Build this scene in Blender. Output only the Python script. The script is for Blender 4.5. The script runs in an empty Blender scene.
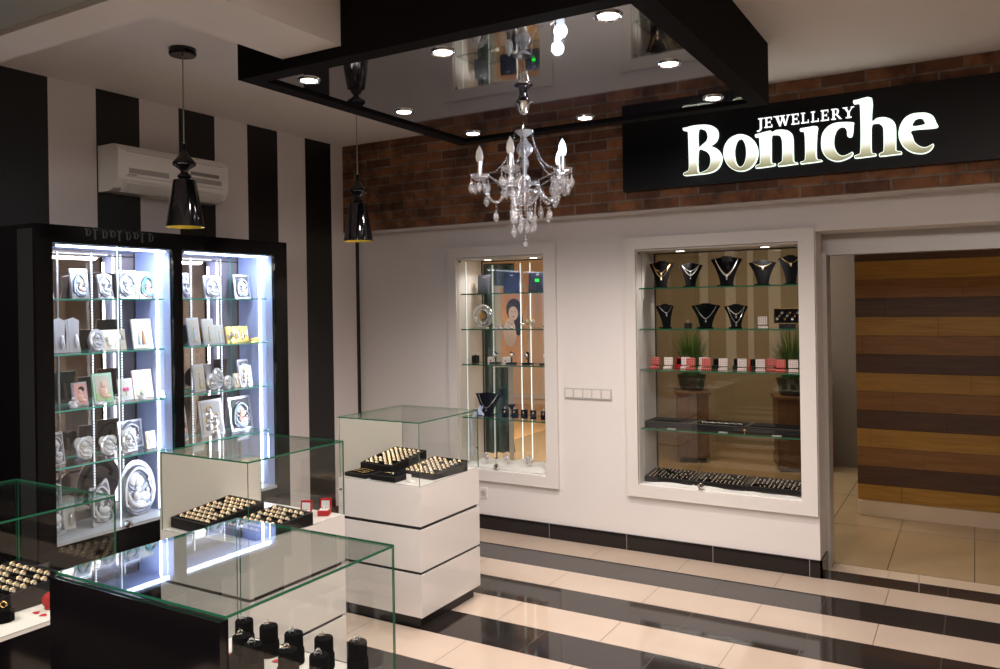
import bpy, bmesh, math, random
from mathutils import Matrix, Vector
R = random.Random(7)
PI = math.pi
sc = bpy.context.scene
COL = sc.collection
cos, sin = math.cos, math.sin

# ---------------------------------------------------------------- materials
def mat(name, col=(.8, .8, .8), rough=.5, metal=0., emit=None, es=1., coat=0., spec=.5, noise=0., nscale=8., bump=0., alpha=1.):
    m = bpy.data.materials.new(name); m.use_nodes = True
    nt = m.node_tree; b = nt.nodes['Principled BSDF']
    b.inputs['Base Color'].default_value = (*col, 1); b.inputs['Roughness'].default_value = rough
    b.inputs['Metallic'].default_value = metal; b.inputs['Coat Weight'].default_value = coat
    b.inputs['Coat Roughness'].default_value = .04
    b.inputs['Specular IOR Level'].default_value = spec
    b.inputs['Alpha'].default_value = alpha
    if emit: b.inputs['Emission Color'].default_value = (*emit, 1); b.inputs['Emission Strength'].default_value = es
    if noise or bump:
        tc = nt.nodes.new('ShaderNodeNewGeometry'); n = nt.nodes.new('ShaderNodeTexNoise')
        n.inputs['Scale'].default_value = nscale; n.inputs['Detail'].default_value = 4
        nt.links.new(tc.outputs['Position'], n.inputs['Vector'])
        if noise:
            r = nt.nodes.new('ShaderNodeMixRGB'); r.blend_type = 'MIX'
            r.inputs[1].default_value = (*[c*(1-noise) for c in col], 1); r.inputs[2].default_value = (*[min(1, c*(1+noise)) for c in col], 1)
            nt.links.new(n.outputs['Fac'], r.inputs[0]); nt.links.new(r.outputs[0], b.inputs['Base Color'])
        if bump:
            bp = nt.nodes.new('ShaderNodeBump'); bp.inputs['Strength'].default_value = bump; bp.inputs['Distance'].default_value = .004
            nt.links.new(n.outputs['Fac'], bp.inputs['Height']); nt.links.new(bp.outputs[0], b.inputs['Normal'])
    return m

def mathn(nt, op, a, b=None, c=None):
    n = nt.nodes.new('ShaderNodeMath'); n.operation = op
    for i, v in enumerate((a, b, c)):
        if v is None: continue
        if isinstance(v, (int, float)): n.inputs[i].default_value = v
        else: nt.links.new(v, n.inputs[i])
    return n.outputs[0]

def glass_mat(name, tint=(.975, .985, .978), refl=.9, rough=0., ior=1.45):
    """thin pane: clear transmission plus a fresnel mirror reflection"""
    m = bpy.data.materials.new(name); m.use_nodes = True; nt = m.node_tree; nt.nodes.clear()
    o = nt.nodes.new('ShaderNodeOutputMaterial'); mx = nt.nodes.new('ShaderNodeMixShader')
    t = nt.nodes.new('ShaderNodeBsdfTransparent'); t.inputs[0].default_value = (*tint, 1)
    g = nt.nodes.new('ShaderNodeBsdfGlossy'); g.inputs['Roughness'].default_value = rough; g.inputs[0].default_value = (1, 1, 1, 1)
    f = nt.nodes.new('ShaderNodeLayerWeight'); f.inputs[0].default_value = .5; F0 = ((ior-1)/(ior+1))**2     # Schlick reflectance of the pane
    sch = mathn(nt, 'MULTIPLY', mathn(nt, 'ADD', mathn(nt, 'MULTIPLY', mathn(nt, 'POWER', f.outputs['Facing'], 5.), 1-F0), F0), refl)
    nt.links.new(mathn(nt, 'MINIMUM', sch, .95), mx.inputs[0])
    nt.links.new(t.outputs[0], mx.inputs[1]); nt.links.new(g.outputs[0], mx.inputs[2]); nt.links.new(mx.outputs[0], o.inputs[0])
    return m

def floor_mat():
    m = bpy.data.materials.new('striped_tiles'); m.use_nodes = True; nt = m.node_tree; b = nt.nodes['Principled BSDF']
    g = nt.nodes.new('ShaderNodeNewGeometry'); s = nt.nodes.new('ShaderNodeSeparateXYZ'); nt.links.new(g.outputs['Position'], s.inputs[0])
    X, Y = s.outputs[0], s.outputs[1]
    row = mathn(nt, 'DIVIDE', mathn(nt, 'ADD', mathn(nt, 'MULTIPLY', Y, -1), -.006), .2995)
    fl = mathn(nt, 'FLOOR', row); odd = mathn(nt, 'FLOORED_MODULO', fl, 2)     # 1 = black row
    fy = mathn(nt, 'FRACT', row)
    gy = mathn(nt, 'LESS_THAN', mathn(nt, 'MINIMUM', fy, mathn(nt, 'SUBTRACT', 1, fy)), .005)
    col = mathn(nt, 'ADD', mathn(nt, 'DIVIDE', mathn(nt, 'ADD', X, -3.985), .5967), mathn(nt, 'MULTIPLY', odd, .5))
    fx = mathn(nt, 'FRACT', mathn(nt, 'ADD', col, 50))
    gx = mathn(nt, 'LESS_THAN', mathn(nt, 'MINIMUM', fx, mathn(nt, 'SUBTRACT', 1, fx)), .0032)
    gr = mathn(nt, 'MAXIMUM', gx, gy)
    nz = nt.nodes.new('ShaderNodeTexNoise'); nz.inputs['Scale'].default_value = 3; nz.inputs['Detail'].default_value = 6
    nt.links.new(g.outputs['Position'], nz.inputs['Vector'])
    lt = nt.nodes.new('ShaderNodeMixRGB'); lt.inputs[1].default_value = (.47, .375, .30, 1); lt.inputs[2].default_value = (.57, .465, .38, 1)
    nt.links.new(nz.outputs['Fac'], lt.inputs[0])
    bk = nt.nodes.new('ShaderNodeMixRGB'); bk.inputs[1].default_value = (.012, .009, .009, 1); bk.inputs[2].default_value = (.03, .024, .022, 1)
    nt.links.new(nz.outputs['Fac'], bk.inputs[0])
    mx = nt.nodes.new('ShaderNodeMixRGB'); nt.links.new(odd, mx.inputs[0]); nt.links.new(lt.outputs[0], mx.inputs[1]); nt.links.new(bk.outputs[0], mx.inputs[2])
    gc = nt.nodes.new('ShaderNodeMixRGB'); nt.links.new(odd, gc.inputs[0]); gc.inputs[1].default_value = (.1, .08, .06, 1); gc.inputs[2].default_value = (.05, .04, .035, 1)
    m2 = nt.nodes.new('ShaderNodeMixRGB'); nt.links.new(gr, m2.inputs[0]); nt.links.new(mx.outputs[0], m2.inputs[1]); nt.links.new(gc.outputs[0], m2.inputs[2])
    nt.links.new(m2.outputs[0], b.inputs['Base Color'])
    nt.links.new(mathn(nt, 'ADD', mathn(nt, 'MULTIPLY', gr, .4), .06), b.inputs['Roughness'])
    b.inputs['Specular IOR Level'].default_value = .6
    return m

def corridor_mat():
    m = bpy.data.materials.new('corridor_tiles'); m.use_nodes = True; nt = m.node_tree; b = nt.nodes['Principled BSDF']
    g = nt.nodes.new('ShaderNodeNewGeometry'); s = nt.nodes.new('ShaderNodeSeparateXYZ'); nt.links.new(g.outputs['Position'], s.inputs[0])
    X, Y = s.outputs[0], s.outputs[1]
    fx = mathn(nt, 'FRACT', mathn(nt, 'DIVIDE', mathn(nt, 'ADD', X, -3.94+6*.4733), .4733))
    fy = mathn(nt, 'FRACT', mathn(nt, 'DIVIDE', mathn(nt, 'ADD', Y, -.338), 1.0))
    gr = mathn(nt, 'MAXIMUM', mathn(nt, 'LESS_THAN', fx, .011), mathn(nt, 'LESS_THAN', fy, .006))
    nz = nt.nodes.new('ShaderNodeTexNoise'); nz.inputs['Scale'].default_value = 4; nt.links.new(g.outputs['Position'], nz.inputs['Vector'])
    lt = nt.nodes.new('ShaderNodeMixRGB'); lt.inputs[1].default_value = (.33, .235, .13, 1); lt.inputs[2].default_value = (.41, .295, .165, 1)
    nt.links.new(nz.outputs['Fac'], lt.inputs[0])
    m2 = nt.nodes.new('ShaderNodeMixRGB'); nt.links.new(gr, m2.inputs[0]); nt.links.new(lt.outputs[0], m2.inputs[1]); m2.inputs[2].default_value = (.08, .05, .03, 1)
    nt.links.new(m2.outputs[0], b.inputs['Base Color']); b.inputs['Roughness'].default_value = .15
    return m

def brick_mat():
    m = bpy.data.materials.new('red_brick'); m.use_nodes = True; nt = m.node_tree; b = nt.nodes['Principled BSDF']
    g = nt.nodes.new('ShaderNodeNewGeometry'); s = nt.nodes.new('ShaderNodeSeparateXYZ'); nt.links.new(g.outputs['Position'], s.inputs[0])
    c = nt.nodes.new('ShaderNodeCombineXYZ'); nt.links.new(s.outputs[0], c.inputs[0])
    nt.links.new(mathn(nt, 'ADD', s.outputs[2], -2.307), c.inputs[1])
    br = nt.nodes.new('ShaderNodeTexBrick'); nt.links.new(c.outputs[0], br.inputs['Vector'])
    br.inputs['Scale'].default_value = 1; br.inputs['Brick Width'].default_value = .245; br.inputs['Row Height'].default_value = .0705
    br.inputs['Mortar Size'].default_value = .007; br.inputs['Mortar Smooth'].default_value = .3; br.inputs['Bias'].default_value = -.1
    br.inputs['Color1'].default_value = (.33, .145, .065, 1); br.inputs['Color2'].default_value = (.10, .04, .026, 1); br.inputs['Mortar'].default_value = (.25, .21, .185, 1)
    nz = nt.nodes.new('ShaderNodeTexNoise'); nz.inputs['Scale'].default_value = 3.5; nz.inputs['Detail'].default_value = 6; nz.inputs['Roughness'].default_value = .7
    nt.links.new(g.outputs['Position'], nz.inputs['Vector'])
    cr = nt.nodes.new('ShaderNodeValToRGB'); cr.color_ramp.elements[0].position = .36; cr.color_ramp.elements[0].color = (.32, .29, .28, 1)
    cr.color_ramp.elements[1].position = .58; cr.color_ramp.elements[1].color = (1.15, 1.1, 1, 1); nt.links.new(nz.outputs['Fac'], cr.inputs[0])
    mx = nt.nodes.new('ShaderNodeMixRGB'); mx.blend_type = 'MULTIPLY'; mx.inputs[0].default_value = 1
    nt.links.new(br.outputs['Color'], mx.inputs[1]); nt.links.new(cr.outputs[0], mx.inputs[2]); nt.links.new(mx.outputs[0], b.inputs['Base Color'])
    bp = nt.nodes.new('ShaderNodeBump'); bp.inputs['Strength'].default_value = .8; bp.inputs['Distance'].default_value = .008
    h = mathn(nt, 'ADD', mathn(nt, 'MULTIPLY', br.outputs['Fac'], -1), mathn(nt, 'MULTIPLY', nz.outputs['Fac'], .4))
    nt.links.new(h, bp.inputs['Height']); nt.links.new(bp.outputs[0], b.inputs['Normal']); b.inputs['Roughness'].default_value = .75
    return m

def wood_mat(name, c1, c2, rough=.45, ax=0):
    m = bpy.data.materials.new(name); m.use_nodes = True; nt = m.node_tree; b = nt.nodes['Principled BSDF']
    g = nt.nodes.new('ShaderNodeNewGeometry'); mp = nt.nodes.new('ShaderNodeMapping'); nt.links.new(g.outputs['Position'], mp.inputs[0])
    mp.inputs['Scale'].default_value = [(1.6, 8, 22), (8, 1.6, 22), (14, 14, 1.6)][ax]
    nz = nt.nodes.new('ShaderNodeTexNoise'); nz.inputs['Scale'].default_value = 1.6; nz.inputs['Detail'].default_value = 8; nz.inputs['Distortion'].default_value = 1.2
    nt.links.new(mp.outputs[0], nz.inputs['Vector'])
    mx = nt.nodes.new('ShaderNodeMixRGB'); mx.inputs[1].default_value = (*c1, 1); mx.inputs[2].default_value = (*c2, 1)
    cr = nt.nodes.new('ShaderNodeValToRGB'); cr.color_ramp.elements[0].position = .35; cr.color_ramp.elements[1].position = .65
    nt.links.new(nz.outputs['Fac'], cr.inputs[0]); nt.links.new(cr.outputs[0], mx.inputs[0]); nt.links.new(mx.outputs[0], b.inputs['Base Color'])
    b.inputs['Roughness'].default_value = rough
    return m

def dot_mat(name, base, dot, scale=.004, axis='XZ'):
    m = bpy.data.materials.new(name); m.use_nodes = True; nt = m.node_tree; b = nt.nodes['Principled BSDF']
    g = nt.nodes.new('ShaderNodeTexCoord'); s = nt.nodes.new('ShaderNodeSeparateXYZ'); nt.links.new(g.outputs['Object'], s.inputs[0])
    p = 0.024
    a = mathn(nt, 'SINE', mathn(nt, 'MULTIPLY', mathn(nt, 'ADD', s.outputs[0], s.outputs[2]), 2*PI/p))
    c = mathn(nt, 'SINE', mathn(nt, 'MULTIPLY', mathn(nt, 'SUBTRACT', s.outputs[0], s.outputs[2]), 2*PI/p))
    k = mathn(nt, 'GREATER_THAN', mathn(nt, 'MULTIPLY', a, c), .3)
    mx = nt.nodes.new('ShaderNodeMixRGB'); nt.links.new(k, mx.inputs[0]); mx.inputs[1].default_value = (*base, 1); mx.inputs[2].default_value = (*dot, 1)
    nt.links.new(mx.outputs[0], b.inputs['Base Color']); b.inputs['Roughness'].default_value = .5
    return m

def sign_grad():
    m = bpy.data.materials.new('lit_letter_face'); m.use_nodes = True; nt = m.node_tree; b = nt.nodes['Principled BSDF']
    g = nt.nodes.new('ShaderNodeTexCoord'); s = nt.nodes.new('ShaderNodeSeparateXYZ'); nt.links.new(g.outputs['Object'], s.inputs[0])
    cr = nt.nodes.new('ShaderNodeValToRGB'); e = cr.color_ramp.elements
    e[0].position = 0.; e[0].color = (.16, .15, .07, 1); e[1].position = 1.; e[1].color = (1, 1, 1, 1)
    k = e.new(.42); k.color = (.50, .47, .30, 1); k = e.new(.75); k.color = (1, 1, .95, 1)
    # olive fade along the foot of every letter (object z: 0 at the letters' foot)
    nt.links.new(mathn(nt, 'DIVIDE', s.outputs[2], .125), cr.inputs[0])
    nt.links.new(cr.outputs[0], b.inputs['Emission Color']); b.inputs['Emission Strength'].default_value = 1.15
    b.inputs['Base Color'].default_value = (.1, .1, .08, 1); b.inputs['Roughness'].default_value = .3
    return m

M = dict(
    wall=mat('white_paint', (.74, .70, .68), .55, noise=.03, nscale=2),
    ceil=mat('ceiling_paint', (.78, .73, .70), .7, noise=.03, nscale=1.5),
    frame=mat('white_frame', (.74, .70, .67), .25),
    stripe_w=mat('stripe_white', (.76, .70, .69), .5), stripe_b=mat('stripe_black', (.008, .007, .007), .35, noise=.6, nscale=1.5),
    soffit=mat('soffit', (.6, .57, .55), .6), grey=mat('grey_metal', (.55, .53, .51), .35, .3),
    black=mat('black_gloss', (.006, .005, .006), .07, coat=.1), cabblack=mat('cabinet_black', (.004, .0035, .004), .14, spec=.22), reflgrey=mat('reflection_grey', (.028, .028, .029), .4), blackm=mat('black_satin', (.012, .011, .011), .4),
    canopy=mat('black_brown_fascia', (.008, .006, .006), .8, spec=.08), stretch=mat('black_stretch_film', (.012, .010, .015), .02, spec=.9, coat=1., bump=.05, nscale=3),
    basetile=mat('black_baseboard', (.01, .008, .008), .12), grout=mat('grout', (.25, .22, .2), .7),
    gloss_w=mat('white_gloss', (.75, .715, .69), .14, coat=.3), panel_w=mat('white_panel', (.55, .50, .455), .4),
    deck=mat('white_deck', (.8, .76, .71), .4), cabdeck=mat('cabinet_deck', (.42, .43, .47), .4), alcove=mat('alcove_wall', (.15, .12, .095), .6),
    glass=glass_mat('clear_glass', refl=.9), glass_t=glass_mat('top_glass', (.95, .975, .96), refl=1.1),
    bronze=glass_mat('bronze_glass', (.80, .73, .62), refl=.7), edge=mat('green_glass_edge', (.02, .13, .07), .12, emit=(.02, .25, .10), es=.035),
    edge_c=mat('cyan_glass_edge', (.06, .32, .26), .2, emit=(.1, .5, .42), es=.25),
    velvet=mat('black_velvet', (.004, .004, .0045), .95, spec=.06), tray=mat('black_leatherette', (.008, .007, .008), .5, spec=.25),
    gold=mat('gold', (.80, .52, .20), .25, 1.), silver=mat('silver', (.82, .80, .79), .28, 1.), chrome=mat('chrome', (.85, .85, .86), .08, 1.),
    silver2=mat('embossed_silver', (.66, .65, .68), .33, .75, bump=1., nscale=60), pearl=mat('pearl_foam', (.88, .78, .66), .35),
    white=mat('white_ceramic', (.62, .62, .64), .4), palew=mat('pale_resin', (.62, .585, .59), .4),
    red=mat('red_velvet', (.36, .006, .010), .6, spec=.2), redg=mat('red_heart', (.55, .01, .03), .4),
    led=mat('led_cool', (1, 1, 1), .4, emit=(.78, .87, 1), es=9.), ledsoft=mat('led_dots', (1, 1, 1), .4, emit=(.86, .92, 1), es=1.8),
    ledw=mat('led_neutral', (1, 1, 1), .4, emit=(.85, 1, .93), es=1.2),
    lamp=mat('downlight_glow', (1, 1, 1), .4, emit=(1, .86, .78), es=14.), lampc=mat('bulb_lit', (1, 1, 1), .4, emit=(.72, .82, 1), es=2.2),
    bulb=mat('frosted_bulb', (.75, .72, .68), .25, emit=(1, .9, .8), es=.12),
    crystal=mat('crystal', (.9, .9, .92), .03, 0., spec=1.), shade=mat('black_lacquer_shade', (.006, .006, .008), .08, coat=1.), shade_in=mat('gold_lining', (.75, .55, .08), .3, 1., emit=(.7, .5, .02), es=.1),
    cord=mat('grey_cord', (.35, .33, .32), .5), slot=mat('slot_dark', (.05, .05, .05), .6), plastic=mat('ac_plastic', (.88, .85, .82), .3),
    plastic_d=mat('grey_plastic', (.25, .24, .23), .4), acgrey=mat('ac_grey', (.42, .40, .38), .5),
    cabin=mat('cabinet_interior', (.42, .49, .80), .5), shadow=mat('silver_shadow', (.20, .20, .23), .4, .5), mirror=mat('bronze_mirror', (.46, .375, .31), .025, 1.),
    mirror_edge=mat('dark_frame_strip', (.03, .025, .02), .4),
    pic_grey=mat('icon_grey', (.36, .38, .42), .4), pic_teal=mat('icon_teal', (.15, .42, .5), .5), pic_skin=mat('skin_tone', (.74, .46, .33), .5), face=mat('poster_skin', (.9, .68, .55), .5), pic_skin2=mat('baby_skin', (.8, .5, .4), .5),
    pic_pink=mat('icon_pink', (.8, .42, .42), .5), pic_blue=mat('pale_blue', (.5, .62, .75), .5), pic_brown=mat('icon_brown', (.3, .14, .05), .5), pic_gold=mat('icon_gold', (.8, .55, .12), .35, .6),
    pic_dark=mat('picture_dark', (.05, .045, .05), .5), pic_green=mat('picture_green', (.45, .6, .3), .5), pic_cream=mat('picture_cream', (.6, .57, .49), .5), magenta=mat('magenta', (.6, .05, .2), .5), peach=mat('peach_print', (.85, .42, .2), .6),
    hair=mat('dark_hair', (.03, .015, .01), .6), mint=mat('mint_frame', (.45, .72, .55), .4), blush=mat('blush_frame', (.85, .6, .52), .4),
    polka_w=dot_mat('white_polka', (.74, .68, .66), (.34, .10, .10)), polka_r=dot_mat('red_polka', (.40, .003, .004), (.62, .30, .27)),
    teal=mat('dark_teal_cloth', (.03, .085, .09), .7), cloth=mat('white_cloth', (.85, .83, .82), .8), tulle=mat('blue_white_tulle', (.55, .62, .85), .7),
    navy=mat('navy_box', (.005, .006, .014), .7, spec=.12), boxgrey=mat('dark_grey_box', (.04, .042, .052), .5, spec=.3), exitg=mat('green_lamp', (0, .3, 0), .4, emit=(0, 1, .02), es=2.5),
    hallwall=mat('hall_wall_tan', (.36, .30, .22), .6, noise=.06, nscale=2), hallfloor=mat('hall_floor', (.40, .30, .19), .25), peachwall=mat('warm_wall', (.82, .64, .46), .6),
    oak=wood_mat('ochre_wood', (.27, .13, .016), (.37, .19, .028)), brownwood=wood_mat('brown_wood', (.17, .070, .014), (.24, .105, .022)), darkwood=wood_mat('dark_wood', (.045, .018, .007), (.08, .032, .012)),
    pedwood=wood_mat('pedestal_wood', (.12, .065, .035), (.18, .095, .05), ax=2), floorwood=wood_mat('parquet', (.62, .38, .18), (.75, .5, .27)),
    leaf=mat('grass_green', (.06, .17, .03), .6), pot=mat('black_pot', (.03, .035, .03), .4), amber=mat('amber', (.7, .3, .03), .15),
    rim=mat('letter_edge', (.6, .7, .6), .4, emit=(.86, 1, .9), es=1.3), signboard=mat('sign_board', (.004, .004, .005), .35, spec=.25),
    jewel=mat('small_letter', (.8, .8, .8), .4, emit=(.95, .97, 1), es=1.1), greyprint=mat('grey_lettering', (.10, .10, .11), .5),
    gpanel=mat('grey_stretch_panel', (.42, .44, .43), .12, coat=.4),
    tile_light=mat('threshold_tile', (.56, .45, .34), .1, noise=.06, nscale=3),
)
M['floor'] = floor_mat(); M['brick'] = brick_mat(); M['corr'] = corridor_mat(); M['signface'] = sign_grad()

# ---------------------------------------------------------------- mesh builder
class MB:
    def __init__(s, *mats):
        s.v = []; s.f = []; s.mi = []; s.sm = []; s.mats = [M[k] for k in mats]; s.M = Matrix.Identity(4)
    def T(s, loc=(0, 0, 0), rx=0, ry=0, rz=0, sc_=1):
        s.M = Matrix.Translation(loc) @ Matrix.Rotation(rz, 4, 'Z') @ Matrix.Rotation(ry, 4, 'Y') @ Matrix.Rotation(rx, 4, 'X') @ Matrix.Scale(sc_, 4); return s
    def add(s, vs, fs, m=0, smooth=False):
        o = len(s.v); s.v += [tuple(s.M @ Vector(p)) for p in vs]
        for k, f in enumerate(fs):
            s.f.append([o+i for i in f]); s.mi.append(m[k] if isinstance(m, (list, tuple)) else m); s.sm.append(smooth)
        return s
    def box(s, a, b, m=0):
        x0, y0, z0 = a; x1, y1, z1 = b
        vs = [(x0, y0, z0), (x1, y0, z0), (x1, y1, z0), (x0, y1, z0), (x0, y0, z1), (x1, y0, z1), (x1, y1, z1), (x0, y1, z1)]
        return s.add(vs, [(3, 2, 1, 0), (4, 5, 6, 7), (0, 1, 5, 4), (1, 2, 6, 5), (2, 3, 7, 6), (3, 0, 4, 7)], m)
    def pane(s, a, b, face=0, edge=1):
        d = [b[i]-a[i] for i in range(3)]; t = d.index(min(d))    # thinnest axis
        mm = {2: [face, face, edge, edge, edge, edge], 1: [edge, edge, face, edge, face, edge], 0: [edge, edge, edge, face, edge, face]}[t]
        return s.box(a, b, mm)
    def bbox(s, a, b, r=.004, m=0):
        """box with chamfered edges"""
        x0, y0, z0 = a; x1, y1, z1 = b; bm = bmesh.new(); vs = [bm.verts.new(p) for p in [(x0, y0, z0), (x1, y0, z0), (x1, y1, z0), (x0, y1, z0), (x0, y0, z1), (x1, y0, z1), (x1, y1, z1), (x0, y1, z1)]]
        for f in [(3, 2, 1, 0), (4, 5, 6, 7), (0, 1, 5, 4), (1, 2, 6, 5), (2, 3, 7, 6), (3, 0, 4, 7)]: bm.faces.new([vs[i] for i in f])
        bmesh.ops.bevel(bm, geom=bm.edges[:], offset=r, segments=2, affect='EDGES', profile=.6)
        bm.verts.index_update(); s.add([v.co[:] for v in bm.verts], [[v.index for v in f.verts] for f in bm.faces], m, False); bm.free(); return s
    def lathe(s, prof, c=(0, 0, 0), n=16, m=0, smooth=True, cap=True, ax='Z'):
        vs = []; fs = []; k = len(prof)
        for r, z in prof:
            for i in range(n):
                a = 2*PI*i/n; p = (r*cos(a), r*sin(a), z)
                if ax == 'Y': p = (p[0], -p[2], p[1])
                if ax == 'X': p = (p[2], p[0], p[1])
                vs.append((c[0]+p[0], c[1]+p[1], c[2]+p[2]))
        for j in range(k-1):
            for i in range(n):
                fs.append((j*n+i, j*n+(i+1) % n, (j+1)*n+(i+1) % n, (j+1)*n+i))
        if cap:
            if prof[0][0] > 1e-5: fs.append(tuple(range(n))[::-1])
            if prof[-1][0] > 1e-5: fs.append(tuple((k-1)*n+i for i in range(n)))
        return s.add(vs, fs, m, smooth)
    def cyl(s, c, r, h, n=16, m=0, ax='Z'): return s.lathe([(r, 0), (r, h)], c, n, m, True, True, ax)
    def sph(s, c, r, m=0, n=10, k=7):
        r3 = r if isinstance(r, (tuple, list)) else (r, r, r); vs = []; fs = []
        for j in range(k+1):
            t = PI*j/k
            for i in range(n):
                a = 2*PI*i/n; vs.append((c[0]+r3[0]*sin(t)*cos(a), c[1]+r3[1]*sin(t)*sin(a), c[2]+r3[2]*-cos(t)))
        for j in range(k):
            for i in range(n): fs.append((j*n+i, j*n+(i+1) % n, (j+1)*n+(i+1) % n, (j+1)*n+i))
        return s.add(vs, fs, m, True)
    def tube(s, pts, r, n=6, m=0):
        P = [Vector(p) for p in pts]; vs = []; fs = []; K = len(P)
        up = None
        for j, p in enumerate(P):
            d = (P[min(j+1, K-1)]-P[max(j-1, 0)]).normalized()
            if up is None: up = Vector((0, 0, 1)) if abs(d.z) < .9 else Vector((1, 0, 0))
            a = d.cross(up).normalized(); b = a.cross(d).normalized(); up = b
            rr = r[j] if isinstance(r, (list, tuple)) else r
            for i in range(n):
                t = 2*PI*i/n; vs.append(tuple(p+a*rr*cos(t)+b*rr*sin(t)))
        for j in range(K-1):
            for i in range(n): fs.append((j*n+i, j*n+(i+1) % n, (j+1)*n+(i+1) % n, (j+1)*n+i))
        fs.append(tuple(range(n))[::-1]); fs.append(tuple((K-1)*n+i for i in range(n)))
        return s.add(vs, fs, m, True)
    def torus(s, c, R_, r, n=16, k=6, m=0, ax='Z', sq=1.):
        vs = []; fs = []
        for i in range(n):
            a = 2*PI*i/n
            for j in range(k):
                b = 2*PI*j/k; q = R_+r*cos(b); p = (q*cos(a), q*sin(a)*sq, r*sin(b))
                if ax == 'Y': p = (p[0], p[2], p[1])
                if ax == 'X': p = (p[2], p[0], p[1])
                vs.append((c[0]+p[0], c[1]+p[1], c[2]+p[2]))
        for i in range(n):
            for j in range(k): fs.append((i*k+j, ((i+1) % n)*k+j, ((i+1) % n)*k+(j+1) % k, i*k+(j+1) % k))
        return s.add(vs, fs, m, True)
    def prism(s, poly, y0, y1, m=0, mside=None, smooth=False):
        """polygon in x,z extruded along y from y0 (front) to y1"""
        n = len(poly); vs = [(x, y0, z) for x, z in poly]+[(x, y1, z) for x, z in poly]
        fs = [tuple(range(n)), tuple(range(2*n-1, n-1, -1))]+[(i, (i+1) % n, n+(i+1) % n, n+i) for i in range(n)]
        return s.add(vs, fs, [m, m]+[m if mside is None else mside]*n, smooth)

def build(name, mb, parent=None):
    me = bpy.data.meshes.new(name); me.from_pydata(mb.v, [], mb.f)
    for m in mb.mats: me.materials.append(m)
    me.polygons.foreach_set('material_index', mb.mi); me.polygons.foreach_set('use_smooth', mb.sm); me.update()
    bm = bmesh.new(); bm.from_mesh(me); bmesh.ops.recalc_face_normals(bm, faces=bm.faces); bm.to_mesh(me); bm.free()
    if any(mb.sm): me.set_sharp_from_angle(angle=math.radians(50))
    o = bpy.data.objects.new(name, me); COL.objects.link(o)
    if parent: o.parent = parent
    return o
def tag(o, label=None, cat=None, group=None, kind=None):
    if label: o['label'] = label
    if cat: o['category'] = cat
    if group: o['group'] = group
    if kind: o['kind'] = kind
    return o
def thing(name, label, cat, loc=(0, 0, 0), rz=0, group=None):
    o = bpy.data.objects.new(name, None); o.empty_display_size = .05; COL.objects.link(o); o.location = loc; o.rotation_euler = (0, 0, rz)
    return tag(o, label, cat, group)
def struct(name, mb, parent=None):
    o = build(name, mb, parent); o['kind'] = 'structure'; return o
def dup(root, loc, rz=None, label=None, group=None, rot=None):
    r = root.copy(); COL.objects.link(r); r.location = loc
    if rz is not None: r.rotation_euler = (0, 0, rz)
    if rot is not None: r.rotation_euler = rot
    if label: r['label'] = label
    if group: r['group'] = group
    for ch in list(root.children):
        c = ch.copy(); COL.objects.link(c); c.parent = r
        for g in list(ch.children):
            d = g.copy(); COL.objects.link(d); d.parent = c
    return r
def one(name, mb, label, cat, loc=(0, 0, 0), rz=0, group=None):
    o = build(name, mb); o.location = loc; o.rotation_euler = (0, 0, rz); return tag(o, label, cat, group)
def light(kind, name, loc, energy, color=(1, 1, 1), size=.1, size_y=None, rot=(0, 0, 0), spot=None, blend=.6):
    l = bpy.data.lights.new(name, kind); l.energy = energy; l.color = color
    if kind == 'AREA':
        l.size = size
        if size_y: l.shape = 'RECTANGLE'; l.size_y = size_y
    elif kind in ('POINT', 'SPOT'):
        l.shadow_soft_size = size
        if kind == 'SPOT': l.spot_size = spot; l.spot_blend = blend
    o = bpy.data.objects.new(name, l); COL.objects.link(o); o.location = loc; o.rotation_euler = rot; return o
def catmull(pts, closed=True, k=4):
    out = []; n = len(pts)
    for i in range(n):
        p0, p1, p2, p3 = pts[i-1], pts[i], pts[(i+1) % n], pts[(i+2) % n]
        # keep corners crisp where the outline turns hard
        for j in range(k):
            t = j/k
            out.append(tuple(.5*((2*p1[q])+(-p0[q]+p2[q])*t+(2*p0[q]-5*p1[q]+4*p2[q]-p3[q])*t*t+(-p0[q]+3*p1[q]-3*p2[q]+p3[q])*t**3) for q in (0, 1)))
    return out
H = 3.01
# ================================================================ setting
struct('floor', MB('floor').box((0, -8, -.1), (8, .177, 0)))
struct('floor_threshold', MB('tile_light', 'grout').box((3.35, .177, -.1), (8, .338, 0)).box((3.957, .1775, -.05), (3.961, .3375, .0004), 1))
struct('floor_corridor', MB('corr').box((2.95, .338, -.1), (8, 3.9, 0)))
struct('ceiling', MB('ceil').box((-.1, -8, H), (8, 0.05, H+.1)))
# left wall in black and white vertical stripes
wl = MB('stripe_w', 'stripe_b'); y = 0.38; nxt = -.043; k = 0
ys = [.38]+[-.043-i*.28696 for i in range(10)]+[-8.]
for i in range(len(ys)-1): wl.box((-.1, ys[i+1], 0), (0, ys[i], H), 1 if i % 2 == 0 else 0)
struct('wall_left', wl)
struct('wall_near', MB('stripe_b').box((0, -8.1, 0), (8, -8, H)))
struct('wall_right', MB('hallwall', 'blackm').box((8, -8, 1.5), (8.1, 1.7, H)).box((8, -8, 0), (8.1, 1.7, 1.5), 1))
wb = MB('wall', 'frame')
W1 = (.984, 1.744, .450, 2.066); W2 = (2.446, 3.506, .458, 2.063)
D = .38; ZT = 2.307
wb.box((0, 0, 0), (W1[0], D, ZT)); wb.box((W1[0], 0, 0), (W1[1], D, W1[2])); wb.box((W1[0], 0, W1[3]), (W1[1], D, ZT))
wb.box((W1[1], 0, 0), (W2[0], D, ZT)); wb.box((W2[0], 0, 0), (W2[1], D, W2[2])); wb.box((W2[0], 0, W2[3]), (W2[1], D, ZT))
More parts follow.
